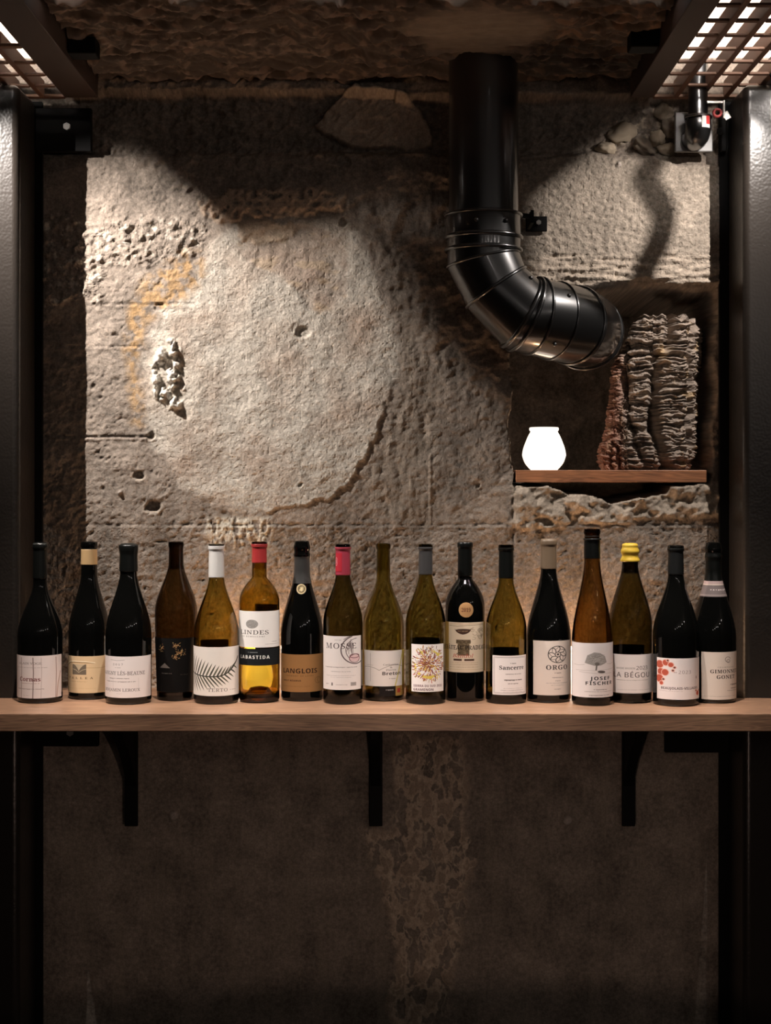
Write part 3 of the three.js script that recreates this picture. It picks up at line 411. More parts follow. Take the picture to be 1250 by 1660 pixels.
{                                                                       // added unseen table for a fill lamp; its wide top darkens the wall foot
  const o = thing('added_lamp_table', 'added unseen table carrying the fill lamp before the bottle shelf', 'table', [0.08, 0, 1.4]);
  part('tabletop', new THREE.CylinderGeometry(0.44, 0.44, 0.025, 64), wood, o, [0, 0.6875, 0]); part('column', new THREE.CylinderGeometry(0.025, 0.03, 0.66, 24), blackSteel, o, [0, 0.345, 0]); part('base', new THREE.CylinderGeometry(0.19, 0.22, 0.02, 40), blackSteel, o, [0, 0.01, 0]);
}
{
  const o = thing('added_fill_lamp', 'added unseen fill lamp with an opaque dome shade for the lower wall', 'lamp', [0.08, 0.7, 1.4]);  // added fill for the lower wall; the dome keeps it off the upper
  part('base', new THREE.CylinderGeometry(0.035, 0.045, 0.014, 32), blackSteel, o, [0, 0.0075, 0]); part('stem', new THREE.CylinderGeometry(0.006, 0.006, 0.065, 12), blackSteel, o, [0, 0.0465, 0]);
  const dome = []; for (let i = 0; i <= 16; i++) { const a = i / 16 * Math.PI / 2; dome.push(new THREE.Vector2(0.11 * Math.cos(a), 0.117 + 0.05 * Math.sin(a))); } for (let i = 16; i >= 0; i--) { const a = i / 16 * Math.PI / 2; dome.push(new THREE.Vector2(0.106 * Math.cos(a), 0.117 + 0.046 * Math.sin(a))); }
  part('shade', new THREE.LatheGeometry(dome, 48), blackSteel, o);
  part('bulb', new THREE.SphereGeometry(0.014, 20, 14), std(1, 1, 1, 0.5, { emissive: FILL, emissiveIntensity: 30 }), o, [0, 0.093, 0]);
  const l = new THREE.PointLight(FILL, LIGHT.table); l.position.set(0, 0.093, 0); l.shadow.radius = 0.7; o.add(l);
}
candleLamp(new THREE.Vector3(0.338, SHELF, 0.078), LIGHT.candle, 1.5, 'candle lamp hidden behind the sun-wheel label bottle on the long shelf');
{
  // cork bark: a rough slab, ribbed across and split lengthwise
  const NA = 520, NB = 520, HT = 0.312, pos = [], ix = [], colr = [];
  const cz = -0.075, key = (list, t) => { for (let i = 0; i + 1 < list.length; i++) if (t <= list[i + 1][0]) { const k = sm(list[i][0], list[i + 1][0], t); return lerp(list[i][1], list[i + 1][1], k); } return list.at(-1)[1]; };
  const PXM = 2400 / (CAMZ - cz), mm = (px) => (px - CX) / PXM;
  const leftE = [[0, 968], [0.12, 970], [0.2, 978], [0.3, 984], [0.38, 986], [0.55, 990], [0.68, 993], [0.8, 1010], [0.92, 1022], [1, 1034]], rightE = [[0, 1116], [0.1, 1122], [0.35, 1124], [0.6, 1126], [0.75, 1131], [0.9, 1131], [0.97, 1122], [1, 1112]];
  const cracks = [[[0, 1074], [0.12, 1062], [0.3, 1050], [0.55, 1052], [0.7, 1056], [0.82, 1076], [1, 1080], 0.055, 7.0], [[0, 1040], [0.2, 1022], [0.35, 1014], [0.5, 1010], [0.62, 1008], [0.78, 1012], [1, 1016], 0.024, 4.6], [[0, 996], [0.3, 1000], [0.5, 1004], [0.7, 1000], [1, 1000], 0.016, 4.4], [[0, 1110], [0.3, 1108], [0.6, 1110], [0.75, 1106], [1, 1118], 0.022, 3.6], [[0, 984], [0.25, 990], [0.5, 990], [1, 985], 0.014, 3.2]];
  const cr = cracks.map((c) => ({ line: c.filter(Array.isArray), deep: c.at(-2), wide: c.at(-1) }));
  for (let j = 0; j <= NB; j++) for (let i = 0; i < NA; i++) {
    const t = j / NB, th = i / NA * Math.PI * 2, jag = 2.6 * gn(t * 26, 3) + 1.4 * gn(t * 60, 8), L = key(leftE, t) + jag, Rr = key(rightE, t) + 2.4 * gn(t * 30, 44), ctr = (L + Rr) / 2, hw = (Rr - L) / 2, c = Math.cos(th), s = Math.sin(th), ex = 0.62;
    const sx = Math.sign(c) * Math.pow(Math.abs(c), ex), sz = Math.sign(s) * Math.pow(Math.abs(s), ex), px = ctr + sx * hw; let dz = 0;
    const yy = t * 29, front = sm(-0.35, 0.35, s), wob = fbm(px / 24, yy * 0.5, 2) * 1.6, side = px < 1012 ? 1 : px > 1104 ? 0.85 : 0;
    const seg = px < 1052 ? 0 : px > 1108 ? 2 : 1, rib = 1 - Math.abs(gn(px / 120 + seg * 13, (yy + wob * 0.5) * 0.85 + seg * 5.3)) * 2.6, rib2 = 1 - Math.abs(gn(px / 60 + seg * 7, (yy + wob * 0.6) * 2.3 + seg * 2.3)) * 2.2, lump = ridge(px / 13, yy * 0.9, 3);
    dz += lerp(0.0105 * rib + 0.004 * rib2, 0.013 * lump, side) * front + 0.0035 * fbm(px / 5, yy * 2.2, 3);
    let cut = 0; for (const k of cr) { const e = (px - key(k.line, t) - 2.5 * gn(t * 22, k.wide * 9)) / k.wide, w = Math.exp(-e * e) * front; dz -= k.deep * w * (0.75 + 0.4 * gn(t * 9, k.deep * 700)); cut = Math.max(cut, w); }
    dz += 0.010 * ridge(px / 26 + 3, yy * 0.32, 3) * front; const knot = Math.exp(-Math.pow((px - 1066) / 7, 2) - Math.pow((t - 0.76) / 0.05, 2)) * front; dz += 0.014 * knot;
    const hollow = Math.exp(-Math.pow((px - 1010) / 9, 2) - Math.pow((t - 0.55) / 0.08, 2)) * front; dz -= 0.02 * hollow;
    const endcap = 1 - Math.pow(Math.abs(2 * t - 1), 14) * 0.10, nx = sx, nz = sz, ln = Math.hypot(nx, nz) || 1;
    pos.push(mm(ctr + (px - ctr) * endcap) + nx / ln * dz * 0.5, t * HT + (t > 0.96 ? 0.006 * gn(px / 9, 2) : 0), cz + sz * 0.048 * endcap + nz / ln * dz);
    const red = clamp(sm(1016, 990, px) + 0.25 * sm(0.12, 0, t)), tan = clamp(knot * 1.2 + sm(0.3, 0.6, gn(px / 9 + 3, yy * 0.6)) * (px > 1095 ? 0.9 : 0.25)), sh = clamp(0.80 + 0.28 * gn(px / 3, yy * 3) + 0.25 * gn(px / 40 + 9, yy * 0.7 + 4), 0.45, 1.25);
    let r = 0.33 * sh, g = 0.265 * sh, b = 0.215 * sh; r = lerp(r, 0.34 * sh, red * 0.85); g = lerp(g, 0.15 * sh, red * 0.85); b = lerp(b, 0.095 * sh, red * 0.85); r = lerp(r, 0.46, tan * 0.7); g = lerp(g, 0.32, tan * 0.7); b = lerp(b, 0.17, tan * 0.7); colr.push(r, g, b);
  }
  for (let j = 0; j < NB; j++) for (let i = 0; i < NA; i++) { const a = j * NA + i, b = j * NA + (i + 1) % NA; ix.push(a, b + NA, b, a, a + NA, b + NA); }
  for (const j of [0, NB]) { const c = pos.length / 3; let sx = 0, sz = 0; for (let i = 0; i < NA; i++) { sx += pos[(j * NA + i) * 3]; sz += pos[(j * NA + i) * 3 + 2]; } pos.push(sx / NA, j ? HT - 0.012 : 0, sz / NA); colr.push(0.2, 0.14, 0.1); for (let i = 0; i < NA; i++) ix.push(c, j * NA + i, j * NA + (i + 1) % NA); }
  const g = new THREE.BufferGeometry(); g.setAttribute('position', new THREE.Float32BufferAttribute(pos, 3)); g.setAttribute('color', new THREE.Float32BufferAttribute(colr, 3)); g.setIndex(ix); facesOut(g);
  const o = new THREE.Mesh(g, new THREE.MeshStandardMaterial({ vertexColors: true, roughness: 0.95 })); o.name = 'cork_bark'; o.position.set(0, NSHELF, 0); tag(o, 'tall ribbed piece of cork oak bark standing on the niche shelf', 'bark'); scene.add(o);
}
// ---------------------------------------------------------------- printed paper: each label is drawn on its own canvas
function paper(w, h, draw) { const c = document.createElement('canvas'); c.width = w; c.height = h; const x = c.getContext('2d'); x.lineCap = 'round'; draw(x, w, h); const t = new THREE.CanvasTexture(c); t.colorSpace = THREE.SRGBColorSpace; t.anisotropy = 8; return t; }
function fill(x, w, h, c) { x.fillStyle = c; x.fillRect(0, 0, w, h); }
function text(x, s, cx, cy, size, font, color, { bold = false, italic = false, gap = 0, max = 0, align = 'center' } = {}) {
  x.fillStyle = color; x.font = `${italic ? 'italic ' : ''}${bold ? 'bold ' : ''}${size}px ${font}`; x.textBaseline = 'middle'; x.textAlign = 'left'; let total = 0; for (const ch of s) total += x.measureText(ch).width + gap; total -= gap; const k = max && total > max ? max / total : 1;
  x.save(); x.translate(align === 'left' ? cx : align === 'right' ? cx - total * k : cx - total * k / 2, cy); x.scale(k, 1); let at_ = 0; for (const ch of s) { x.fillText(ch, at_, 0); at_ += x.measureText(ch).width + gap; } x.restore();
}
function smallPrint(x, cx, cy, w, color, seed, hgt = 4) { const r = rng(seed); x.fillStyle = color; let p = cx - w / 2; while (p < cx + w / 2) { const l = 3 + r() * 5; x.fillRect(p, cy - hgt / 2 + r() * 1.2, Math.min(l, cx + w / 2 - p), hgt * (0.6 + 0.4 * r())); p += l + 1.6 + (r() < 0.18 ? 4 : 0); } }   // lines too small to read in the photograph
function line(x, pts, color, lw) { x.strokeStyle = color; x.lineWidth = lw; x.beginPath(); pts.forEach(([a, b], i) => (i ? x.lineTo(a, b) : x.moveTo(a, b))); x.stroke(); }
const INK = '#2b2522', GREY = '#8d8580';
const LABELS = {
  streaked: paper(360, 330, (x, w, h) => { fill(x, w, h, '#dccfca'); for (const [a, c, l] of [[92, '#a08d86', 5], [170, '#8d7a74', 6], [215, '#c0b0aa', 4], [305, '#a58f88', 6]]) line(x, [[a, 16], [a + 3, 130], [a - 1, h]], c, l); line(x, [[345, 130], [322, 220], [312, h]], '#b49a8e', 8); text(x, 'ALAIN VOGE', 145, 60, 24, 'serif', '#6d5f5a', { max: 150 }); smallPrint(x, 150, 92, 200, '#a89a94', 3); text(x, 'Cornas', 145, 182, 46, 'serif', '#662c2a', { bold: true, max: 136 }); smallPrint(x, 150, 214, 116, '#a3827e', 5); smallPrint(x, 146, 258, 170, '#8b7a75', 6, 6); smallPrint(x, 130, 308, 50, '#b6a7a1', 7); }),
  wave: paper(360, 300, (x, w, h) => { fill(x, w, h, '#d6b992'); line(x, [[0, 92], [70, 54], [110, 50], [180, 52], [235, 56]], '#8a6c48', 7); line(x, [[0, 86], [70, 46], [110, 42], [180, 44], [240, 54]], '#f3e2c2', 7); line(x, [[190, 94], [280, 98], [360, 86]], '#b39268', 3); x.fillStyle = '#6e6253'; x.fillRect(92, 66, 96, 84); x.fillStyle = '#bca98b'; x.beginPath(); x.moveTo(104, 66); x.quadraticCurveTo(128, 82, 140, 122); x.quadraticCurveTo(156, 82, 182, 66); x.fill(); line(x, [[92, 104], [120, 112], [140, 132], [164, 112], [188, 104]], '#bca98b', 4); text(x, 'PALLEA', 142, 178, 24, 'serif', '#5a4631', { bold: true, gap: 15 }); smallPrint(x, 140, 206, 110, '#a58a66', 8); smallPrint(x, 150, 262, 200, '#c4a67e', 9, 3); }),
  savigny: paper(420, 360, (x, w, h) => { fill(x, w, h, '#e6dcd8'); line(x, [[110, 30], [160, 36], [210, 30]], GREY, 3); text(x, '2017', 165, 70, 24, 'serif', '#6d6560', { gap: 6 }); smallPrint(x, 165, 98, 40, GREY, 4); text(x, 'SAVIGNY LÈS-BEAUNE', 185, 146, 44, 'serif', '#38322e', { max: 330 }); smallPrint(x, 170, 192, 140, '#857a74', 12, 8); smallPrint(x, 175, 220, 220, '#857a74', 13, 8); text(x, 'BENJAMIN LEROUX', 175, 292, 32, 'serif', '#38322e', { max: 270 }); smallPrint(x, 175, 324, 40, '#b0a6a0', 15, 3); for (const a of [60, 130, 300]) line(x, [[a, 190], [a, 280]], '#d3c8c3', 3); }),
  vine: paper(360, 460, (x, w, h) => { fill(x, w, h, '#0b0807'); const r = rng(5); for (const [cx, cy, n, s] of [[96, 84, 26, 30], [200, 62, 30, 34], [232, 118, 40, 40], [200, 160, 26, 28]]) for (let i = 0; i < n; i++) { const a = r() * 6.28, d = r() * s; line(x, [[cx + Math.cos(a) * d, cy + Math.sin(a) * d], [cx + Math.cos(a) * d + r() * 18 - 9, cy + Math.sin(a) * d + r() * 18 - 9]], ['#b08a5a', '#8a5f42', '#cfae78'][i % 3], 4); } x.fillStyle = '#6f6964'; x.beginPath(); x.moveTo(118, 212); x.lineTo(158, 254); x.lineTo(74, 254); x.fill(); smallPrint(x, 130, 300, 80, '#7d7670', 9, 7); smallPrint(x, 260, 310, 60, '#4d4640', 10, 5); }),
  fern: paper(420, 400, (x, w, h) => {
    fill(x, w, h, '#e9e1d8'); const q = (t) => [lerp(-30, 395, t), 190 + 42 * Math.sin(t * 3.0) - 120 * Math.pow(Math.max(0, t - 0.62) / 0.38, 2) + 10];
    for (let i = 0; i < 17; i++) { const t = i / 18, [a, b] = q(t), len = 165 * Math.pow(1 - t, 0.8) + 14; for (const s of [-1, 1]) { x.save(); x.translate(a, b); x.rotate(s * (1.35 - 0.55 * t) - 0.22 * t); x.fillStyle = i % 2 ? '#4c4a40' : '#62604f'; x.beginPath(); x.moveTo(0, -5); x.quadraticCurveTo(len * 0.6, -8, len, 0); x.quadraticCurveTo(len * 0.6, 7, 0, 5); x.fill(); x.restore(); } }
    const p = []; for (let i = 0; i <= 40; i++) p.push(q(i / 40)); line(x, p, '#3c3a32', 9); text(x, 'TERTO', 235, 352, 38, 'serif', '#5a5148', { gap: 2, max: 130 }); smallPrint(x, 340, 352, 50, '#9d9488', 4, 5); smallPrint(x, 210, 306, 220, '#d0c8bd', 5, 2); }),
  lindes: paper(420, 380, (x, w, h) => { fill(x, w, h, '#e8e3de'); x.fillStyle = '#8d8985'; x.beginPath(); x.arc(168, 135, 46, 0, 7); x.fill(); const r = rng(2); for (let i = 0; i < 60; i++) { const a = r() * 6.28, d = Math.sqrt(r()) * 42; line(x, [[168 + Math.cos(a) * d, 135 + Math.sin(a) * d], [168 + Math.cos(a + 0.3) * d, 135 + Math.sin(a + 0.3) * d]], '#a9a5a0', 3); } text(x, 'LINDES', 178, 222, 60, 'serif', '#221e1b', { gap: 2, max: 250 }); text(x, 'DE REMELLURI', 170, 264, 20, 'serif', '#5c5550', { gap: 3, max: 180 }); smallPrint(x, 340, 322, 50, '#857d78', 5, 5); smallPrint(x, 330, 346, 130, '#857d78', 6, 4); line(x, [[62, 20], [62, h]], '#cfc9c3', 4); }),
  band: paper(420, 130, (x, w, h) => { fill(x, w, h, '#15181a'); smallPrint(x, 175, 28, 70, '#9fa3a3', 4, 5); text(x, 'LABASTIDA', 180, 66, 36, 'sans-serif', '#e6e4de', { bold: true, gap: 5, max: 230 }); }),
  langlois: paper(420, 360, (x, w, h) => { fill(x, w, h, '#a5794b'); text(x, 'LANGLOIS', 190, 158, 62, 'sans-serif', '#3a2719', { bold: true, max: 290 }); text(x, 'CRÉMANT DE LOIRE', 190, 204, 20, 'sans-serif', '#5d432b', { gap: 3, max: 250 }); text(x, 'BRUT RÉSERVE', 130, 252, 22, 'sans-serif', '#4a3320', { bold: true, max: 160 }); smallPrint(x, 160, 306, 230, '#7d5a36', 4, 4); x.strokeStyle = '#7d5a36'; x.lineWidth = 4; x.beginPath(); x.arc(345, 250, 30, 0, 7); x.stroke(); line(x, [[345, 225], [335, 250], [350, 275]], '#7d5a36', 5); }),
  medallion: paper(96, 96, (x, w, h) => { fill(x, w, h, '#55504a'); x.fillStyle = '#c9b58a'; x.beginPath(); x.arc(48, 48, 44, 0, 7); x.fill(); x.fillStyle = '#6e6046'; x.beginPath(); x.arc(48, 48, 35, 0, 7); x.fill(); const r = rng(9); for (let i = 0; i < 26; i++) line(x, [[28 + r() * 40, 26 + r() * 44], [28 + r() * 40, 26 + r() * 44]], '#cdbb92', 3); }),
  mosse: paper(360, 500, (x, w, h) => {
    fill(x, w, h, '#e4dcd8'); text(x, 'MOSSE', 180, 92, 70, 'serif', '#36302f', { gap: 4, max: 310 }); smallPrint(x, 162, 36, 50, GREY, 3, 6);
    x.strokeStyle = '#5b4c4c'; x.lineWidth = 9; x.beginPath(); x.ellipse(300, 128, 116, 130, 0, 0.9, 4.4); x.stroke(); x.lineWidth = 5; x.beginPath(); x.ellipse(306, 126, 86, 104, 0.1, 1.2, 4.6); x.stroke(); const r = rng(3); for (let i = 0; i < 14; i++) line(x, [[215 + r() * 60, 30 + r() * 60], [225 + r() * 60, 80 + r() * 130]], '#6e6060', 3); line(x, [[205, 30], [235, 8], [250, 2]], '#5b4c4c', 5);
    x.fillStyle = '#d9b9b9'; x.beginPath(); x.ellipse(292, 208, 44, 30, 0, 0, 7); x.fill(); x.strokeStyle = '#75484e'; x.lineWidth = 6; x.beginPath(); x.ellipse(292, 186, 42, 18, 0, 0, 7); x.stroke(); x.beginPath(); x.ellipse(292, 208, 46, 38, 0, 0, 7); x.stroke();
    smallPrint(x, 178, 290, 270, '#9d9490', 4, 9); smallPrint(x, 180, 330, 150, '#a8a09c', 5, 7); smallPrint(x, 180, 368, 240, '#b1a9a4', 6, 5); smallPrint(x, 180, 384, 160, '#b1a9a4', 7, 4); smallPrint(x, 70, 448, 30, '#b1a9a4', 8, 14); x.fillStyle = '#4b4440'; x.fillRect(110, 434, 10, 28); smallPrint(x, 190, 452, 90, '#a09894', 9, 6); x.fillRect(256, 430, 48, 34); x.fillStyle = '#8d8682'; x.fillRect(264, 444, 32, 5); }),
  breton: paper(420, 380, (x, w, h) => { fill(x, w, h, '#dcd2cb'); x.fillStyle = '#b5a24c'; x.fillRect(0, 0, 46, h); x.fillRect(372, 0, 48, h); line(x, [[300, h], [372, 40]], '#c9b869', 10); x.strokeStyle = '#847a72'; x.lineWidth = 4; x.beginPath(); x.moveTo(60, 180); x.quadraticCurveTo(130, 160, 185, 210); x.quadraticCurveTo(240, 160, 300, 150); x.quadraticCurveTo(340, 160, 372, 175); x.stroke(); line(x, [[118, 30], [118, 330]], '#b3a79d', 4); text(x, 'Catherine', 272, 150, 26, 'serif', '#5a524c', { max: 120 }); text(x, '&', 270, 180, 26, 'serif', '#5a524c'); text(x, 'Pierre', 270, 206, 26, 'serif', '#5a524c', { max: 80 }); text(x, 'Breton', 278, 244, 50, 'sans-serif', '#3d3632', { bold: true, max: 150 }); smallPrint(x, 280, 300, 50, '#a69b92', 4, 12); smallPrint(x, 110, 156, 60, '#a69b92', 6, 5); smallPrint(x, 100, 200, 60, '#b6aba2', 7, 4); }),
  bretonStrip: paper(320, 90, (x, w, h) => { fill(x, w, h, '#1a1411'); x.fillStyle = '#a07a3e'; x.fillRect(150, 0, 170, h); x.fillStyle = '#9b3a2c'; x.fillRect(168, 22, 40, 40); smallPrint(x, 255, 42, 80, '#7d5526', 3, 12); smallPrint(x, 92, 34, 70, '#8e8a86', 4, 14); }),
  burst: paper(320, 460, (x, w, h) => {
    fill(x, w, h, '#e9e2de'); const r = rng(17), cols = ['#7a3b32', '#8d4a3a', '#c9a24a', '#d9bd5c', '#a8703c', '#6b4740', '#b5655a', '#8a7a3a', '#c7b9a8'];
    for (let i = 0; i < 420; i++) { const a = r() * 6.283, d = Math.pow(r(), 0.7) * 150, cx = 160 + Math.cos(a) * d, cy = 190 + Math.sin(a) * d * 1.12, l = 8 + r() * 20, b = a + (r() - 0.5) * 1.1; if (cy > 350 || cx < 14 || cx > 306) continue; line(x, [[cx, cy], [cx + Math.cos(b) * l, cy + Math.sin(b) * l]], cols[Math.floor(r() * (d > 95 ? 9 : 7))], 4 + r() * 5); }
    for (let i = 0; i < 14; i++) { const a = r() * 6.283; x.fillStyle = '#d8c158'; x.beginPath(); x.arc(160 + Math.cos(a) * 120, 190 + Math.sin(a) * 130, 8 + r() * 9, 0, 7); x.fill(); }
    text(x, 'SIERRA DU SUD 2022', 158, 402, 30, 'sans-serif', '#5b3440', { bold: true, max: 272 }); text(x, 'GRAMENON', 20, 438, 32, 'sans-serif', '#4a2a30', { bold: true, max: 210, align: 'left' }); }),
  tower: paper(460, 520, (x, w, h) => {
    fill(x, w, h, '#e0cdb4'); x.fillStyle = '#b08c4a'; x.fillRect(0, 0, 74, h); x.fillRect(400, 0, 60, h); line(x, [[80, 34], [160, 40], [240, 30], [400, 26]], '#8b7150', 4); line(x, [[80, 20], [400, 14]], '#c2a47a', 4);
    x.fillStyle = '#4b342a'; x.beginPath(); x.moveTo(145, 78); x.quadraticCurveTo(200, 60, 262, 72); x.lineTo(272, 62); x.quadraticCurveTo(262, 118, 204, 126); x.quadraticCurveTo(152, 116, 136, 66); x.fill(); smallPrint(x, 205, 92, 80, '#9d7f62', 3, 12);
    const r = rng(23); x.strokeStyle = '#8a7358'; for (let i = 0; i < 22; i++) { x.lineWidth = 3; x.beginPath(); x.arc(280 + r() * 110, 60 + r() * 110, 6 + r() * 14, r() * 6, r() * 6 + 3); x.stroke(); }
    x.fillStyle = '#6a5a44'; x.fillRect(150, 180, 116, 40); x.fillRect(164, 214, 92, 130); for (let i = 0; i < 60; i++) { x.fillStyle = i % 2 ? '#473a2b' : '#8a7860'; x.fillRect(152 + r() * 104, 184 + r() * 150, 8 + r() * 10, 5); }
    text(x, 'CHÂTEAU PRADEAUX', 230, 262, 62, 'serif', '#1b130e', { bold: true, max: 448 }); text(x, 'Bandol', 200, 348, 50, 'serif', '#b5483c', { italic: true, max: 170 }); x.fillStyle = '#4b3226'; x.fillRect(126, 380, 70, 20); x.fillRect(216, 380, 80, 20); for (const y of [420, 440, 466]) smallPrint(x, 210, y, 250, '#a58a68', y, 4); line(x, [[30, 492], [430, 492]], '#c9b08a', 4); }),
  year: paper(128, 108, (x, w, h) => { fill(x, w, h, '#b58a5e'); text(x, '2019', 64, 54, 40, 'serif', '#5a2f24', { bold: true, max: 82 }); }),
  sancerre: paper(360, 420, (x, w, h) => {
    fill(x, w, h, '#e4dad6'); x.strokeStyle = '#8d8480'; x.lineWidth = 4; x.strokeRect(16, 18, w - 32, h - 36); x.lineWidth = 2; x.strokeRect(24, 26, w - 48, h - 52); smallPrint(x, 195, 84, 54, GREY, 4, 12);
    text(x, 'Sancerre', 190, 130, 58, 'serif', '#26201d', { bold: true, max: 246 }); x.fillStyle = '#26201d'; 
    smallPrint(x, 200, 198, 150, '#857c77', 5, 9); smallPrint(x, 200, 262, 170, '#5f5650', 6, 16); smallPrint(x, 196, 300, 96, '#6f665f', 7, 11); smallPrint(x, 196, 350, 180, '#a39a94', 8, 5); smallPrint(x, 196, 370, 230, '#948b86', 9, 6); smallPrint(x, 196, 388, 180, '#a39a94', 10, 5); }),
  orgo: paper(340, 500, (x, w, h) => {
    fill(x, w, h, '#dacbc0'); const cx = 200, cy = 125; x.strokeStyle = '#4d4744'; x.lineWidth = 7; x.beginPath(); x.arc(cx, cy, 76, 0, 7); x.stroke(); x.lineWidth = 6; x.beginPath(); x.arc(cx, cy, 22, 0, 7); x.stroke(); x.fillStyle = '#4d4744'; x.beginPath(); x.arc(cx, cy, 10, 0, 7); x.fill();
    for (let i = 0; i < 8; i++) { const a = i * Math.PI / 4; x.lineWidth = 7; x.beginPath(); x.moveTo(cx + Math.cos(a) * 24, cy + Math.sin(a) * 24); x.quadraticCurveTo(cx + Math.cos(a + 0.55) * 56, cy + Math.sin(a + 0.55) * 56, cx + Math.cos(a + 0.15) * 72, cy + Math.sin(a + 0.15) * 72); x.stroke(); x.lineWidth = 4; x.beginPath(); x.moveTo(cx + Math.cos(a + 0.15) * 72, cy + Math.sin(a + 0.15) * 72); x.quadraticCurveTo(cx + Math.cos(a - 0.1) * 60, cy + Math.sin(a - 0.1) * 60, cx + Math.cos(a - 0.28) * 50, cy + Math.sin(a - 0.28) * 50); x.stroke(); }
    text(x, 'ORGO', 198, 245, 58, 'serif', '#4a4341', { bold: true, gap: 3, max: 200 }); smallPrint(x, 200, 296, 54, '#857b76', 4, 10); smallPrint(x, 200, 338, 90, '#9b918b', 5, 10); smallPrint(x, 200, 368, 44, '#9b918b', 6, 8); smallPrint(x, 200, 388, 180, '#a89e98', 7, 7); smallPrint(x, 200, 408, 110, '#a89e98', 8, 6); smallPrint(x, 200, 444, 60, '#9b918b', 9, 8); }),
  tree: paper(400, 520, (x, w, h) => {
    fill(x, w, h, '#e2d9d6'); const r = rng(6); x.fillStyle = '#9d9792'; x.beginPath(); x.moveTo(132, 190); x.lineTo(150, 118); x.lineTo(196, 88); x.lineTo(236, 96); x.lineTo(272, 128); x.lineTo(286, 186); x.lineTo(240, 214); x.lineTo(196, 216); x.fill(); for (let i = 0; i < 90; i++) line(x, [[148 + r() * 124, 110 + r() * 90], [148 + r() * 124, 110 + r() * 90]], ['#b8b2ad', '#857f7a'][i % 2], 1.6); x.fillStyle = '#6f6964'; x.beginPath(); x.arc(216, 200, 16, 0, 7); x.fill(); line(x, [[212, 210], [208, 256]], '#6f6964', 10);
    for (const [a, b, c, d] of [[60, 262, 360, 250], [90, 276, 340, 292], [40, 210, 130, 206], [290, 200, 370, 194]]) line(x, [[a, b], [(a + c) / 2, (b + d) / 2 + 6], [c, d]], '#bdb4af', 4); x.fillStyle = '#5a534f'; x.beginPath(); x.ellipse(246, 276, 28, 12, 0.1, 0, 7); x.fill();
    text(x, 'JOSEF', 244, 338, 46, 'sans-serif', '#1d1a19', { bold: true, gap: 5, max: 176 }); text(x, 'FISCHER', 238, 384, 46, 'sans-serif', '#1d1a19', { bold: true, gap: 4, max: 226 }); smallPrint(x, 240, 446, 96, '#857c78', 4, 8); smallPrint(x, 236, 464, 210, '#9b928d', 5, 6); smallPrint(x, 236, 500, 150, '#8d8480', 6, 9); }),
  begou: paper(420, 360, (x, w, h) => { fill(x, w, h, '#e0d6d1'); text(x, 'MAXIME MAGNON', 128, 128, 26, 'sans-serif', '#8b827d', { max: 150 }); text(x, '2023', 262, 124, 48, 'sans-serif', '#5f5651', { max: 110 }); text(x, 'LA BÉGOU', 180, 190, 64, 'sans-serif', '#3e3632', { gap: 3, max: 330 }); smallPrint(x, 185, 238, 260, '#a0968f', 5, 6); for (const [a, b] of [[110, 90], [250, 200]]) smallPrint(x, a, 328, b, '#b0a69f', a, 5); }),
  bubbles: paper(420, 380, (x, w, h) => { fill(x, w, h, '#e0d4d0'); for (const [a, b, r] of [[30, 60, 34], [84, 42, 26], [40, 128, 30], [124, 60, 20], [78, 132, 28], [28, 190, 34], [46, 232, 16], [64, 196, 10], [152, 84, 9], [100, 22, 9], [140, 112, 9], [366, 328, 20], [340, 302, 7], [392, 306, 7]]) { x.fillStyle = '#e3b2a2'; x.beginPath(); x.arc(a, b, r + 6, 0, 7); x.fill(); x.fillStyle = r > 12 ? '#b55440' : '#6f443c'; x.beginPath(); x.arc(a, b, r, 0, 7); x.fill(); } text(x, '2023', 232, 126, 44, 'sans-serif', '#a08f8a', { gap: 3, max: 120 }); smallPrint(x, 158, 130, 22, '#6f443c', 3, 8); text(x, 'BEAUJOLAIS-VILLAGES', 200, 276, 30, 'sans-serif', '#4a3a38', { bold: true, max: 350 }); smallPrint(x, 120, 302, 190, '#b3a19c', 5, 4); x.fillStyle = '#6f5a56'; x.fillRect(338, 168, 8, 24); line(x, [[374, 100], [384, 300]], '#cdbab4', 3); }),
  champagne: paper(380, 480, (x, w, h) => { fill(x, w, h, '#d6c7ba'); x.strokeStyle = '#8d8078'; x.lineWidth = 6; x.beginPath(); x.arc(235, 75, 26, 1.2, 6.0); x.stroke(); x.beginPath(); x.arc(240, 92, 16, 0, 7); x.stroke(); text(x, 'CHAMPAGNE', 225, 152, 20, 'serif', '#857870', { gap: 5, max: 210 }); text(x, 'GIMONNET', 222, 196, 50, 'serif', '#332a25', { bold: true, gap: 2, max: 290 }); text(x, 'GONET', 225, 252, 50, 'serif', '#332a25', { bold: true, gap: 2, max: 190 }); smallPrint(x, 316, 332, 104, '#857870', 4, 18); smallPrint(x, 316, 368, 98, '#857870', 5, 10); smallPrint(x, 300, 390, 140, '#9b8e85', 6, 7); smallPrint(x, 190, 446, 330, '#a4978e', 7, 5); }),
  neckband: paper(320, 110, (x, w, h) => { fill(x, w, h, '#6c615f'); x.fillStyle = '#a8928e'; x.fillRect(0, 0, w, 26); x.fillStyle = '#c9b7a8'; x.fillRect(0, 24, w, 5); x.fillStyle = '#9a8c86'; x.fillRect(0, 96, w, 5); smallPrint(x, 200, 62, 130, '#b3a6a1', 3, 12); }),
  crest: paper(200, 160, (x, w, h) => { fill(x, w, h, '#a52a35'); x.strokeStyle = '#d8bcbc'; x.lineWidth = 5; x.beginPath(); x.arc(42, 74, 34, 0, 7); x.stroke(); line(x, [[30, 92], [42, 56], [56, 92]], '#d8bcbc', 4); }),
};
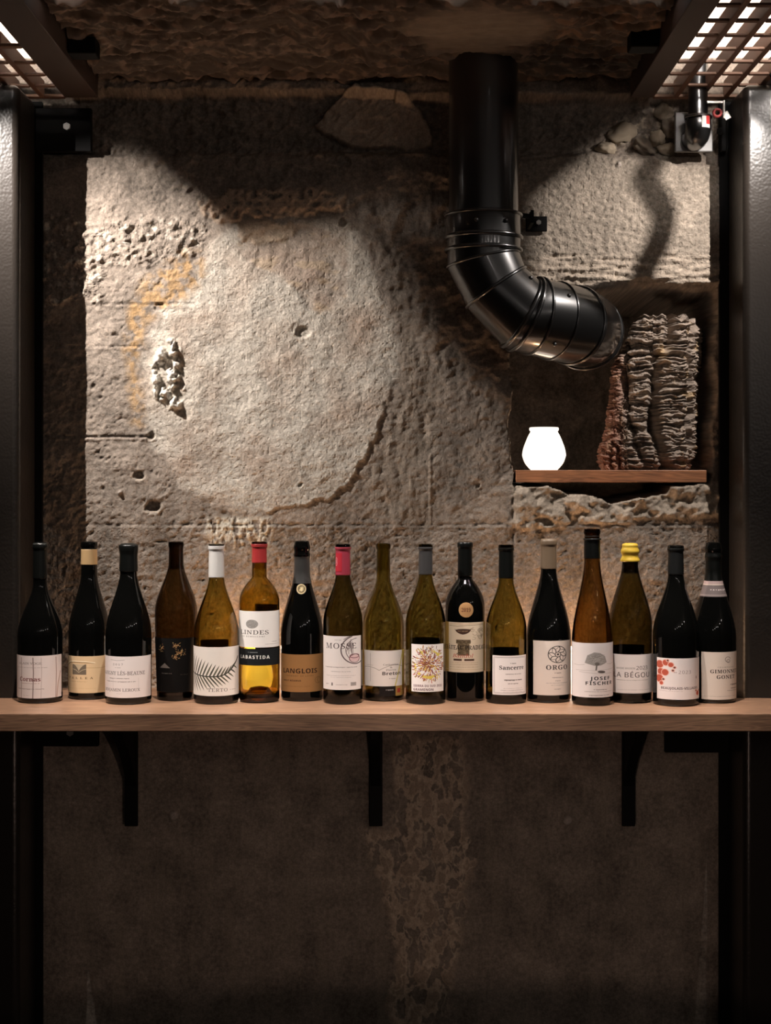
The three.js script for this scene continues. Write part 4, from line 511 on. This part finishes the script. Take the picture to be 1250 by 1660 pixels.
// ---------------------------------------------------------------- the row of wine bottles
const paperMat = (map, roughness = 0.8) => new THREE.MeshPhysicalMaterial({ map, roughness, specularIntensity: 0.35 });
function glassMat(r, g, b, thick = 0.0032) { return new THREE.MeshPhysicalMaterial({ color: col(1, 1, 1), roughness: 0.0, transmission: 1, thickness: 0.003, ior: 1.5, attenuationColor: col(r, g, b), attenuationDistance: thick }); }
const GLASS = { olive: glassMat(0.50, 0.44, 0.17), paleOlive: glassMat(0.56, 0.46, 0.16), amber: glassMat(0.62, 0.47, 0.12), brown: glassMat(0.27, 0.19, 0.10), darkOlive: glassMat(0.30, 0.26, 0.12), rust: glassMat(0.40, 0.28, 0.12), black: phys(0.002, 0.002, 0.0018, 0.03, { ior: 1.52 }) };
const foil = (r, g, b, roughness = 0.4) => phys(r, g, b, roughness, { clearcoat: 0.3, clearcoatRoughness: 0.3 });
const CAP = { red: foil(0.36, 0.028, 0.028), rose: foil(0.33, 0.035, 0.06), white: foil(0.62, 0.60, 0.57, 0.5), grey: foil(0.045, 0.043, 0.043), tan: foil(0.165, 0.115, 0.073), yellow: phys(0.56, 0.37, 0.04, 0.35), black: phys(0.004, 0.0045, 0.004, 0.3, { specularIntensity: 0.6 }), charcoal: phys(0.009, 0.0095, 0.0095, 0.32, { specularIntensity: 0.6 }), slate: foil(0.036, 0.035, 0.033), gold: foil(0.5, 0.33, 0.16) };
// each bottle in picture units: axis, base row, top row, neck half width, body half width, end of the neck, start of the body, kind of shoulder
const BOTTLES = [
  { x: 65, base: 1141, top: 881, n: 11, R: 36, ne: 945, bs: 1030, glass: 'black', label: ['streaked', 1059, 1127, -35.6, 35.6], cap: ['black', 938, 0], rim: 1, seal: true, desc: 'dark wine bottle with a pinkish label of vertical streaks beside the left post' },
  { x: 144.5, base: 1135, top: 878, n: 13, R: 33, ne: 930, bs: 1025, glass: 'black', label: ['wave', 1060, 1119, -32.6, 32.6], cap: ['gold', 915, 12], seal: true, desc: 'dark wine bottle with a gold neck ring and tan wave-line label' },
  { x: 208.5, base: 1143, top: 883, n: 13.5, R: 37, ne: 926, bs: 1030, glass: 'black', label: ['savigny', 1060, 1126, -36.6, 36.6], cap: ['black', 926, 0], wax: true, seal: true, desc: 'dark wax-topped bottle with a plain white label of grey serif capitals' },
  { x: 285.5, base: 1137.5, top: 878, n: 12, R: 34.5, ne: 912, bs: 993, taper: 0.9, glass: 'brown', label: ['vine', 1031, 1118, -31, 31], desc: 'brown bottle with a black label showing golden vine leaves' },
  { x: 351, base: 1142.5, top: 882, n: 12.2, R: 36.6, ne: 934, bs: 1030, glass: 'paleOlive', label: ['fern', 1045, 1123, -36.4, 36.4], back: ['#b9a78c', 1040, 1110, -30, 17], cap: ['white', 936, 3], desc: 'amber-green bottle with a white neck capsule and black fern label' },
  { x: 420.5, base: 1140.5, top: 878, n: 12, R: 32.8, ne: 936, bs: 976, bordeaux: true, glass: 'amber', label: ['lindes', 988, 1046, -32.6, 32.6], band: ['band', 1048, 1075, -32.7, 32.7], back: ['#8d7c5c', 981, 1068, -10, 31], cap: ['red', 912, 4], desc: 'amber bottle with a red capsule, white label and black band' },
  { x: 489.5, base: 1137.5, top: 877, n: 12.5, R: 34.8, ne: 925, bs: 1030, glass: 'black', label: ['langlois', 1057, 1117, -33, 34], neckfoil: ['slate', 902, 945], medal: ['medallion', 953.5, 8.5], crown: true, desc: 'dark sparkling-wine bottle with a gold-brown label and round neck medallion' },
  { x: 556, base: 1142.5, top: 882, n: 11.8, R: 32, ne: 930, bs: 1010, glass: 'darkOlive', label: ['mosse', 1028, 1114, -31, 29], cap: ['rose', 932, 5], crest: true, desc: 'olive bottle with a rose capsule and a white label with a scribbled circle' },
  { x: 621.5, base: 1137.5, top: 881, n: 11.2, R: 33.6, ne: 935, bs: 1015, glass: 'olive', label: ['breton', 1051, 1108, -33.4, 33.2], strip: ['bretonStrip', 1108, 1124, -6, 33.6], desc: 'olive bottle without capsule, white label with yellow sides and hill lines' },
  { x: 690, base: 1142.5, top: 882, n: 11, R: 32.4, ne: 931, bs: 1012, glass: 'olive', label: ['burst', 1041, 1117, -23, 28], back: ['#4b4334', 1036, 1112, -26, 26], cap: ['grey', 931, 5], desc: 'olive bottle with a grey capsule and a label of bursting coloured strokes' },
  { x: 754, base: 1138.5, top: 879, n: 11.6, R: 32, ne: 938, bs: 984, bordeaux: true, glass: 'black', label: ['tower', 1006, 1086, -31.8, 31.8], medal: ['year', 986, 12], cap: ['black', 934, 0], desc: 'black broad-shouldered bottle with a round 2019 seal above a tan tower label' },
  { x: 820.5, base: 1142, top: 883, n: 11.8, R: 33, ne: 938, bs: 1020, glass: 'olive', label: ['sancerre', 1059, 1122, -23.4, 30.5], back: ['#4b4334', 1052, 1116, -28, 24], cap: ['black', 937, 5], desc: 'olive bottle with a black capsule and a square white Sancerre label' },
  { x: 889.5, base: 1140, top: 875, n: 12.6, R: 36, ne: 922, bs: 1035, glass: 'black', label: ['orgo', 1035, 1122, -27, 32.6], cap: ['tan', 922, 0], seal: true, desc: 'dark bottle with a tan screw cap and a spiral sun-wheel label' },
  { x: 960, base: 1145, top: 857, n: 12.8, R: 33, ne: 905, bs: 1045, flute: true, glass: 'rust', label: ['tree', 1039, 1126, -32.8, 32.8], cap: ['black', 905, 16], thread: true, desc: 'tallest slim bottle with a black screw neck and grey tree label' },
  { x: 1021.5, base: 1141, top: 883, n: 13, R: 35.5, ne: 915, bs: 1015, glass: 'darkOlive', label: ['begou', 1057, 1119, -32, 34.6], back: ['#2b261d', 1048, 1112, -30, 28], cap: ['yellow', 910, 0], wax: true, drip: true, desc: 'olive bottle with thick yellow wax dripping round its neck' },
  { x: 1095.5, base: 1146, top: 884, n: 12.4, R: 36.8, ne: 930, bs: 1030, glass: 'black', label: ['bubbles', 1063, 1129, -33, 35.5], cap: ['charcoal', 931, 5], desc: 'dark bottle whose white label has red bubbles in its corner' },
  { x: 1156.5, base: 1141, top: 879.5, n: 12.4, R: 36.6, ne: 925, bs: 1035, glass: 'black', label: ['champagne', 1053, 1129, -25, 34], crown: true, neckfoil2: ['neckband', 941, 966], cap2: ['black', 941], desc: 'dark champagne bottle with a grey-pink neck band beside the right post' },
];
for (const b of BOTTLES) {
  const drop = EYE - SHELF, zf = drop * F / (b.base - CY), Z = zf + b.R / F * zf, M = Z / F, R = b.R * M, H = drop - (b.top - CY) * M, cx = (b.x - CX) * M, z = CAMZ - Z, yOf = (py) => drop - (py - CY) * M;
  const yNe = yOf(b.ne), yBs = yOf(b.bs), n = b.n * M, o = thing('wine_bottle', b.desc, 'bottle', [cx, SHELF, z], 'wine bottles in a row on the long shelf');
  const rad = (y) => {                                                  // outer radius at height y
    if (y >= yNe) { let r = n * (1 - 0.05 * sm(yNe, H, y)); const e = H - y; if (b.crown) { r += 0.0022 * Math.exp(-Math.pow((e - 0.012) / 0.006, 2)) + 0.0016 * Math.exp(-Math.pow((e - 0.026) / 0.004, 2)); } else if (!b.wax) r += 0.0014 * sm(0.011, 0.0095, e); if (e < 0.002) r -= (0.002 - e) * 0.6; return r; }
    if (y >= yBs) { let t = (yNe - y) / (yNe - yBs); if (b.bordeaux) t = Math.pow(t, 0.58); else if (b.flute) t = Math.pow(t, 0.92); else t = Math.pow(t, 0.9); return lerp(n, R, t * t * (3 - 2 * t)); }
    const foot = 0.008; let r = R * (b.taper ? lerp(b.taper, 1, sm(0, yBs, y) * 0.999) : 1); if (y < foot) { const k = 1 - y / foot; r -= 0.004 * (1 - Math.sqrt(Math.max(0, 1 - k * k))); } return r;
  };
  const outer = []; outer.push([0, 0.022], [R * 0.4, 0.019], [R * 0.66, 0.008], [R * 0.78, 0.001], [R * 0.86, 0]);
  for (let y = 0.0004; y < H; y += y < 0.01 ? 0.001 : 0.0022) outer.push([rad(y), y]); outer.push([rad(H), H]);
  const lip = Math.min(0.0095, n * 0.7), wall = 0.0027; outer.push([lip + 0.001, H + 0.0003], [lip, H - 0.001]);
  for (let y = H - 0.006; y > 0.016; y -= 0.0035) outer.push([Math.max(0.004, Math.min(rad(y) - wall, y > H - 0.05 ? lip : 1)), y]);
  outer.push([R * 0.86, 0.009], [R * 0.72, 0.011], [R * 0.45, 0.025], [0, 0.028]);
  part('glass_body', facesOut(mergeVertices(new THREE.LatheGeometry(outer.map(([x, y]) => new THREE.Vector2(Math.max(0, x), y)), 56).deleteAttribute('uv').deleteAttribute('normal'), 1e-6)), GLASS[b.glass], o);
  const sleeve = (y0, y1, grow, a0 = 0, a1 = Math.PI * 2, seg = 48, rows = 18) => grid(seg, rows, (a, t) => { const y = lerp(y0, y1, t), th = lerp(a0, a1, a), r = rad(y) + grow; return [Math.sin(th) * r, y, Math.cos(th) * r, a, t]; });
  const wrap = ([name, t, bt, l, r], grow, kind) => { const y1 = yOf(t), y0 = yOf(bt), ang = (q) => Math.asin(clamp(q / (rad((y0 + y1) / 2) / M), -0.999, 0.999)); return part(kind, sleeve(y0, y1, grow, ang(l), ang(r), 40, 12), paperMat(LABELS[name]), o); };
  wrap(b.label, 0.0004, 'label');
  if (b.band) wrap(b.band, 0.0006, 'label_band'); if (b.strip) wrap(b.strip, 0.0006, 'label_strip');
  if (b.back) { const [c, t, bt, l, r] = b.back, ang = (q) => Math.PI - Math.asin(clamp(q / b.R, -0.99, 0.99)); part('back_label', sleeve(yOf(bt), yOf(t), 0.0004, ang(r), ang(l), 40, 8), new THREE.MeshStandardMaterial({ color: c, roughness: 0.8 }), o); }
  if (b.medal) { const [name, py, r] = b.medal, y = yOf(py), hgt = r * M; const g = grid(24, 24, (a, t) => { let u = a * 2 - 1, v = t * 2 - 1; const du = u * Math.sqrt(1 - v * v / 2), dv = v * Math.sqrt(1 - u * u / 2), yy = y + dv * hgt, rr = rad(yy) + 0.0006, th = du * hgt / rr; return [Math.sin(th) * rr, yy, Math.cos(th) * rr, 0.5 + du / 2, 0.5 + dv / 2]; }); part('seal', g, paperMat(LABELS[name]), o); }
  if (b.neckfoil) { const [c, t, bt] = b.neckfoil; part('neck_foil', sleeve(yOf(bt), yOf(t), 0.0005), CAP[c], o); }
  if (b.neckfoil2) { const [c, t, bt] = b.neckfoil2; part('neck_band', sleeve(yOf(bt), yOf(t), 0.0006, -Math.PI, Math.PI), paperMat(LABELS[c], 0.5), o); }
  if (b.cap) {                                                          // capsule, wax or cap: a sleeve, closed on top where the photograph shows no open mouth
    const [c, bt, open] = b.cap, y0 = yOf(bt), y1 = H - open * M, pr = [], thick = b.wax ? 0.0016 : 0.0006; pr.push([rad(y0) - 0.0005, y0]);
    for (let i = 0; i <= 30; i++) { const y = lerp(y0, y1, i / 30); let r = rad(y) + thick; if (b.drip) r += 0.0011 * Math.sin(i * 0.40 + 0.6) + 0.0008 * sm(6, 0, i); if (b.wax && !b.drip) r += 0.0016 * sm(0.02, 0.006, H - y); pr.push([r, y]); }
    if (c === 'gold') { pr.push([rad(y1) - 0.0005, y1]); const dome = []; for (let i = 0; i <= 12; i++) { const t = i / 12 * Math.PI / 2; dome.push([Math.cos(t) * rad(H) * 1.02, H - 12 * M + Math.sin(t) * 13 * M]); } part('stopper', new THREE.LatheGeometry(dome.map(([x, y]) => new THREE.Vector2(Math.max(0, x), y)), 36), CAP.black, o); }
    else if (b.seal || b.wax) { const rt = rad(y1) + thick; pr.push([rt * 0.93, y1 + 0.0016], [rt * 0.6, y1 + (b.wax ? 0.003 : 0.002)], [0, y1 + (b.wax ? 0.0032 : 0.002)]); } else pr.push([rad(y1) - 0.0002, y1 + 0.0002]);
    part(b.wax ? 'wax_seal' : 'capsule', new THREE.LatheGeometry(pr.map(([x, y]) => new THREE.Vector2(Math.max(0, x), y)), 48), CAP[c], o);
    if (b.rim) part('capsule_rim', new THREE.TorusGeometry(rad(H) + 0.0002, 0.0009, 8, 40).rotateX(Math.PI / 2), galvanised, o, [0, H - 0.001, 0]);
    if (!b.seal && !b.wax && open && c !== 'gold') part('capsule_edge', new THREE.TorusGeometry(rad(y1) + 0.0004, 0.0006, 6, 40).rotateX(Math.PI / 2), CAP[c], o, [0, y1, 0]);
    if (b.thread) for (const k of [0.3, 0.75]) part('thread', new THREE.TorusGeometry(rad(H) + 0.0002, 0.0008, 6, 40).rotateX(Math.PI / 2), CAP.black, o, [0, H - 16 * M * k, 0]);
    if (b.thread) part('collar', new THREE.TorusGeometry(n + 0.0008, 0.0018, 8, 40).rotateX(Math.PI / 2), CAP.black, o, [0, y1 - 0.001, 0]);
  }
  if (b.cap2) part('neck_foil', sleeve(yOf(b.cap2[1]), yOf(b.top + 16), 0.0005), CAP.black, o);
  if (b.crest) { const y1 = yOf(896), y0 = yOf(926); part('crest', sleeve(y0, y1, 0.0009, -1.25, -0.1, 16, 8), paperMat(LABELS.crest, 0.45), o); }
}
scene.traverse((o) => { if (o.isMesh) { o.castShadow = true; o.receiveShadow = true; } if (o.isPointLight || o.isSpotLight) o.castShadow = true; });
renderer.render(scene, camera);
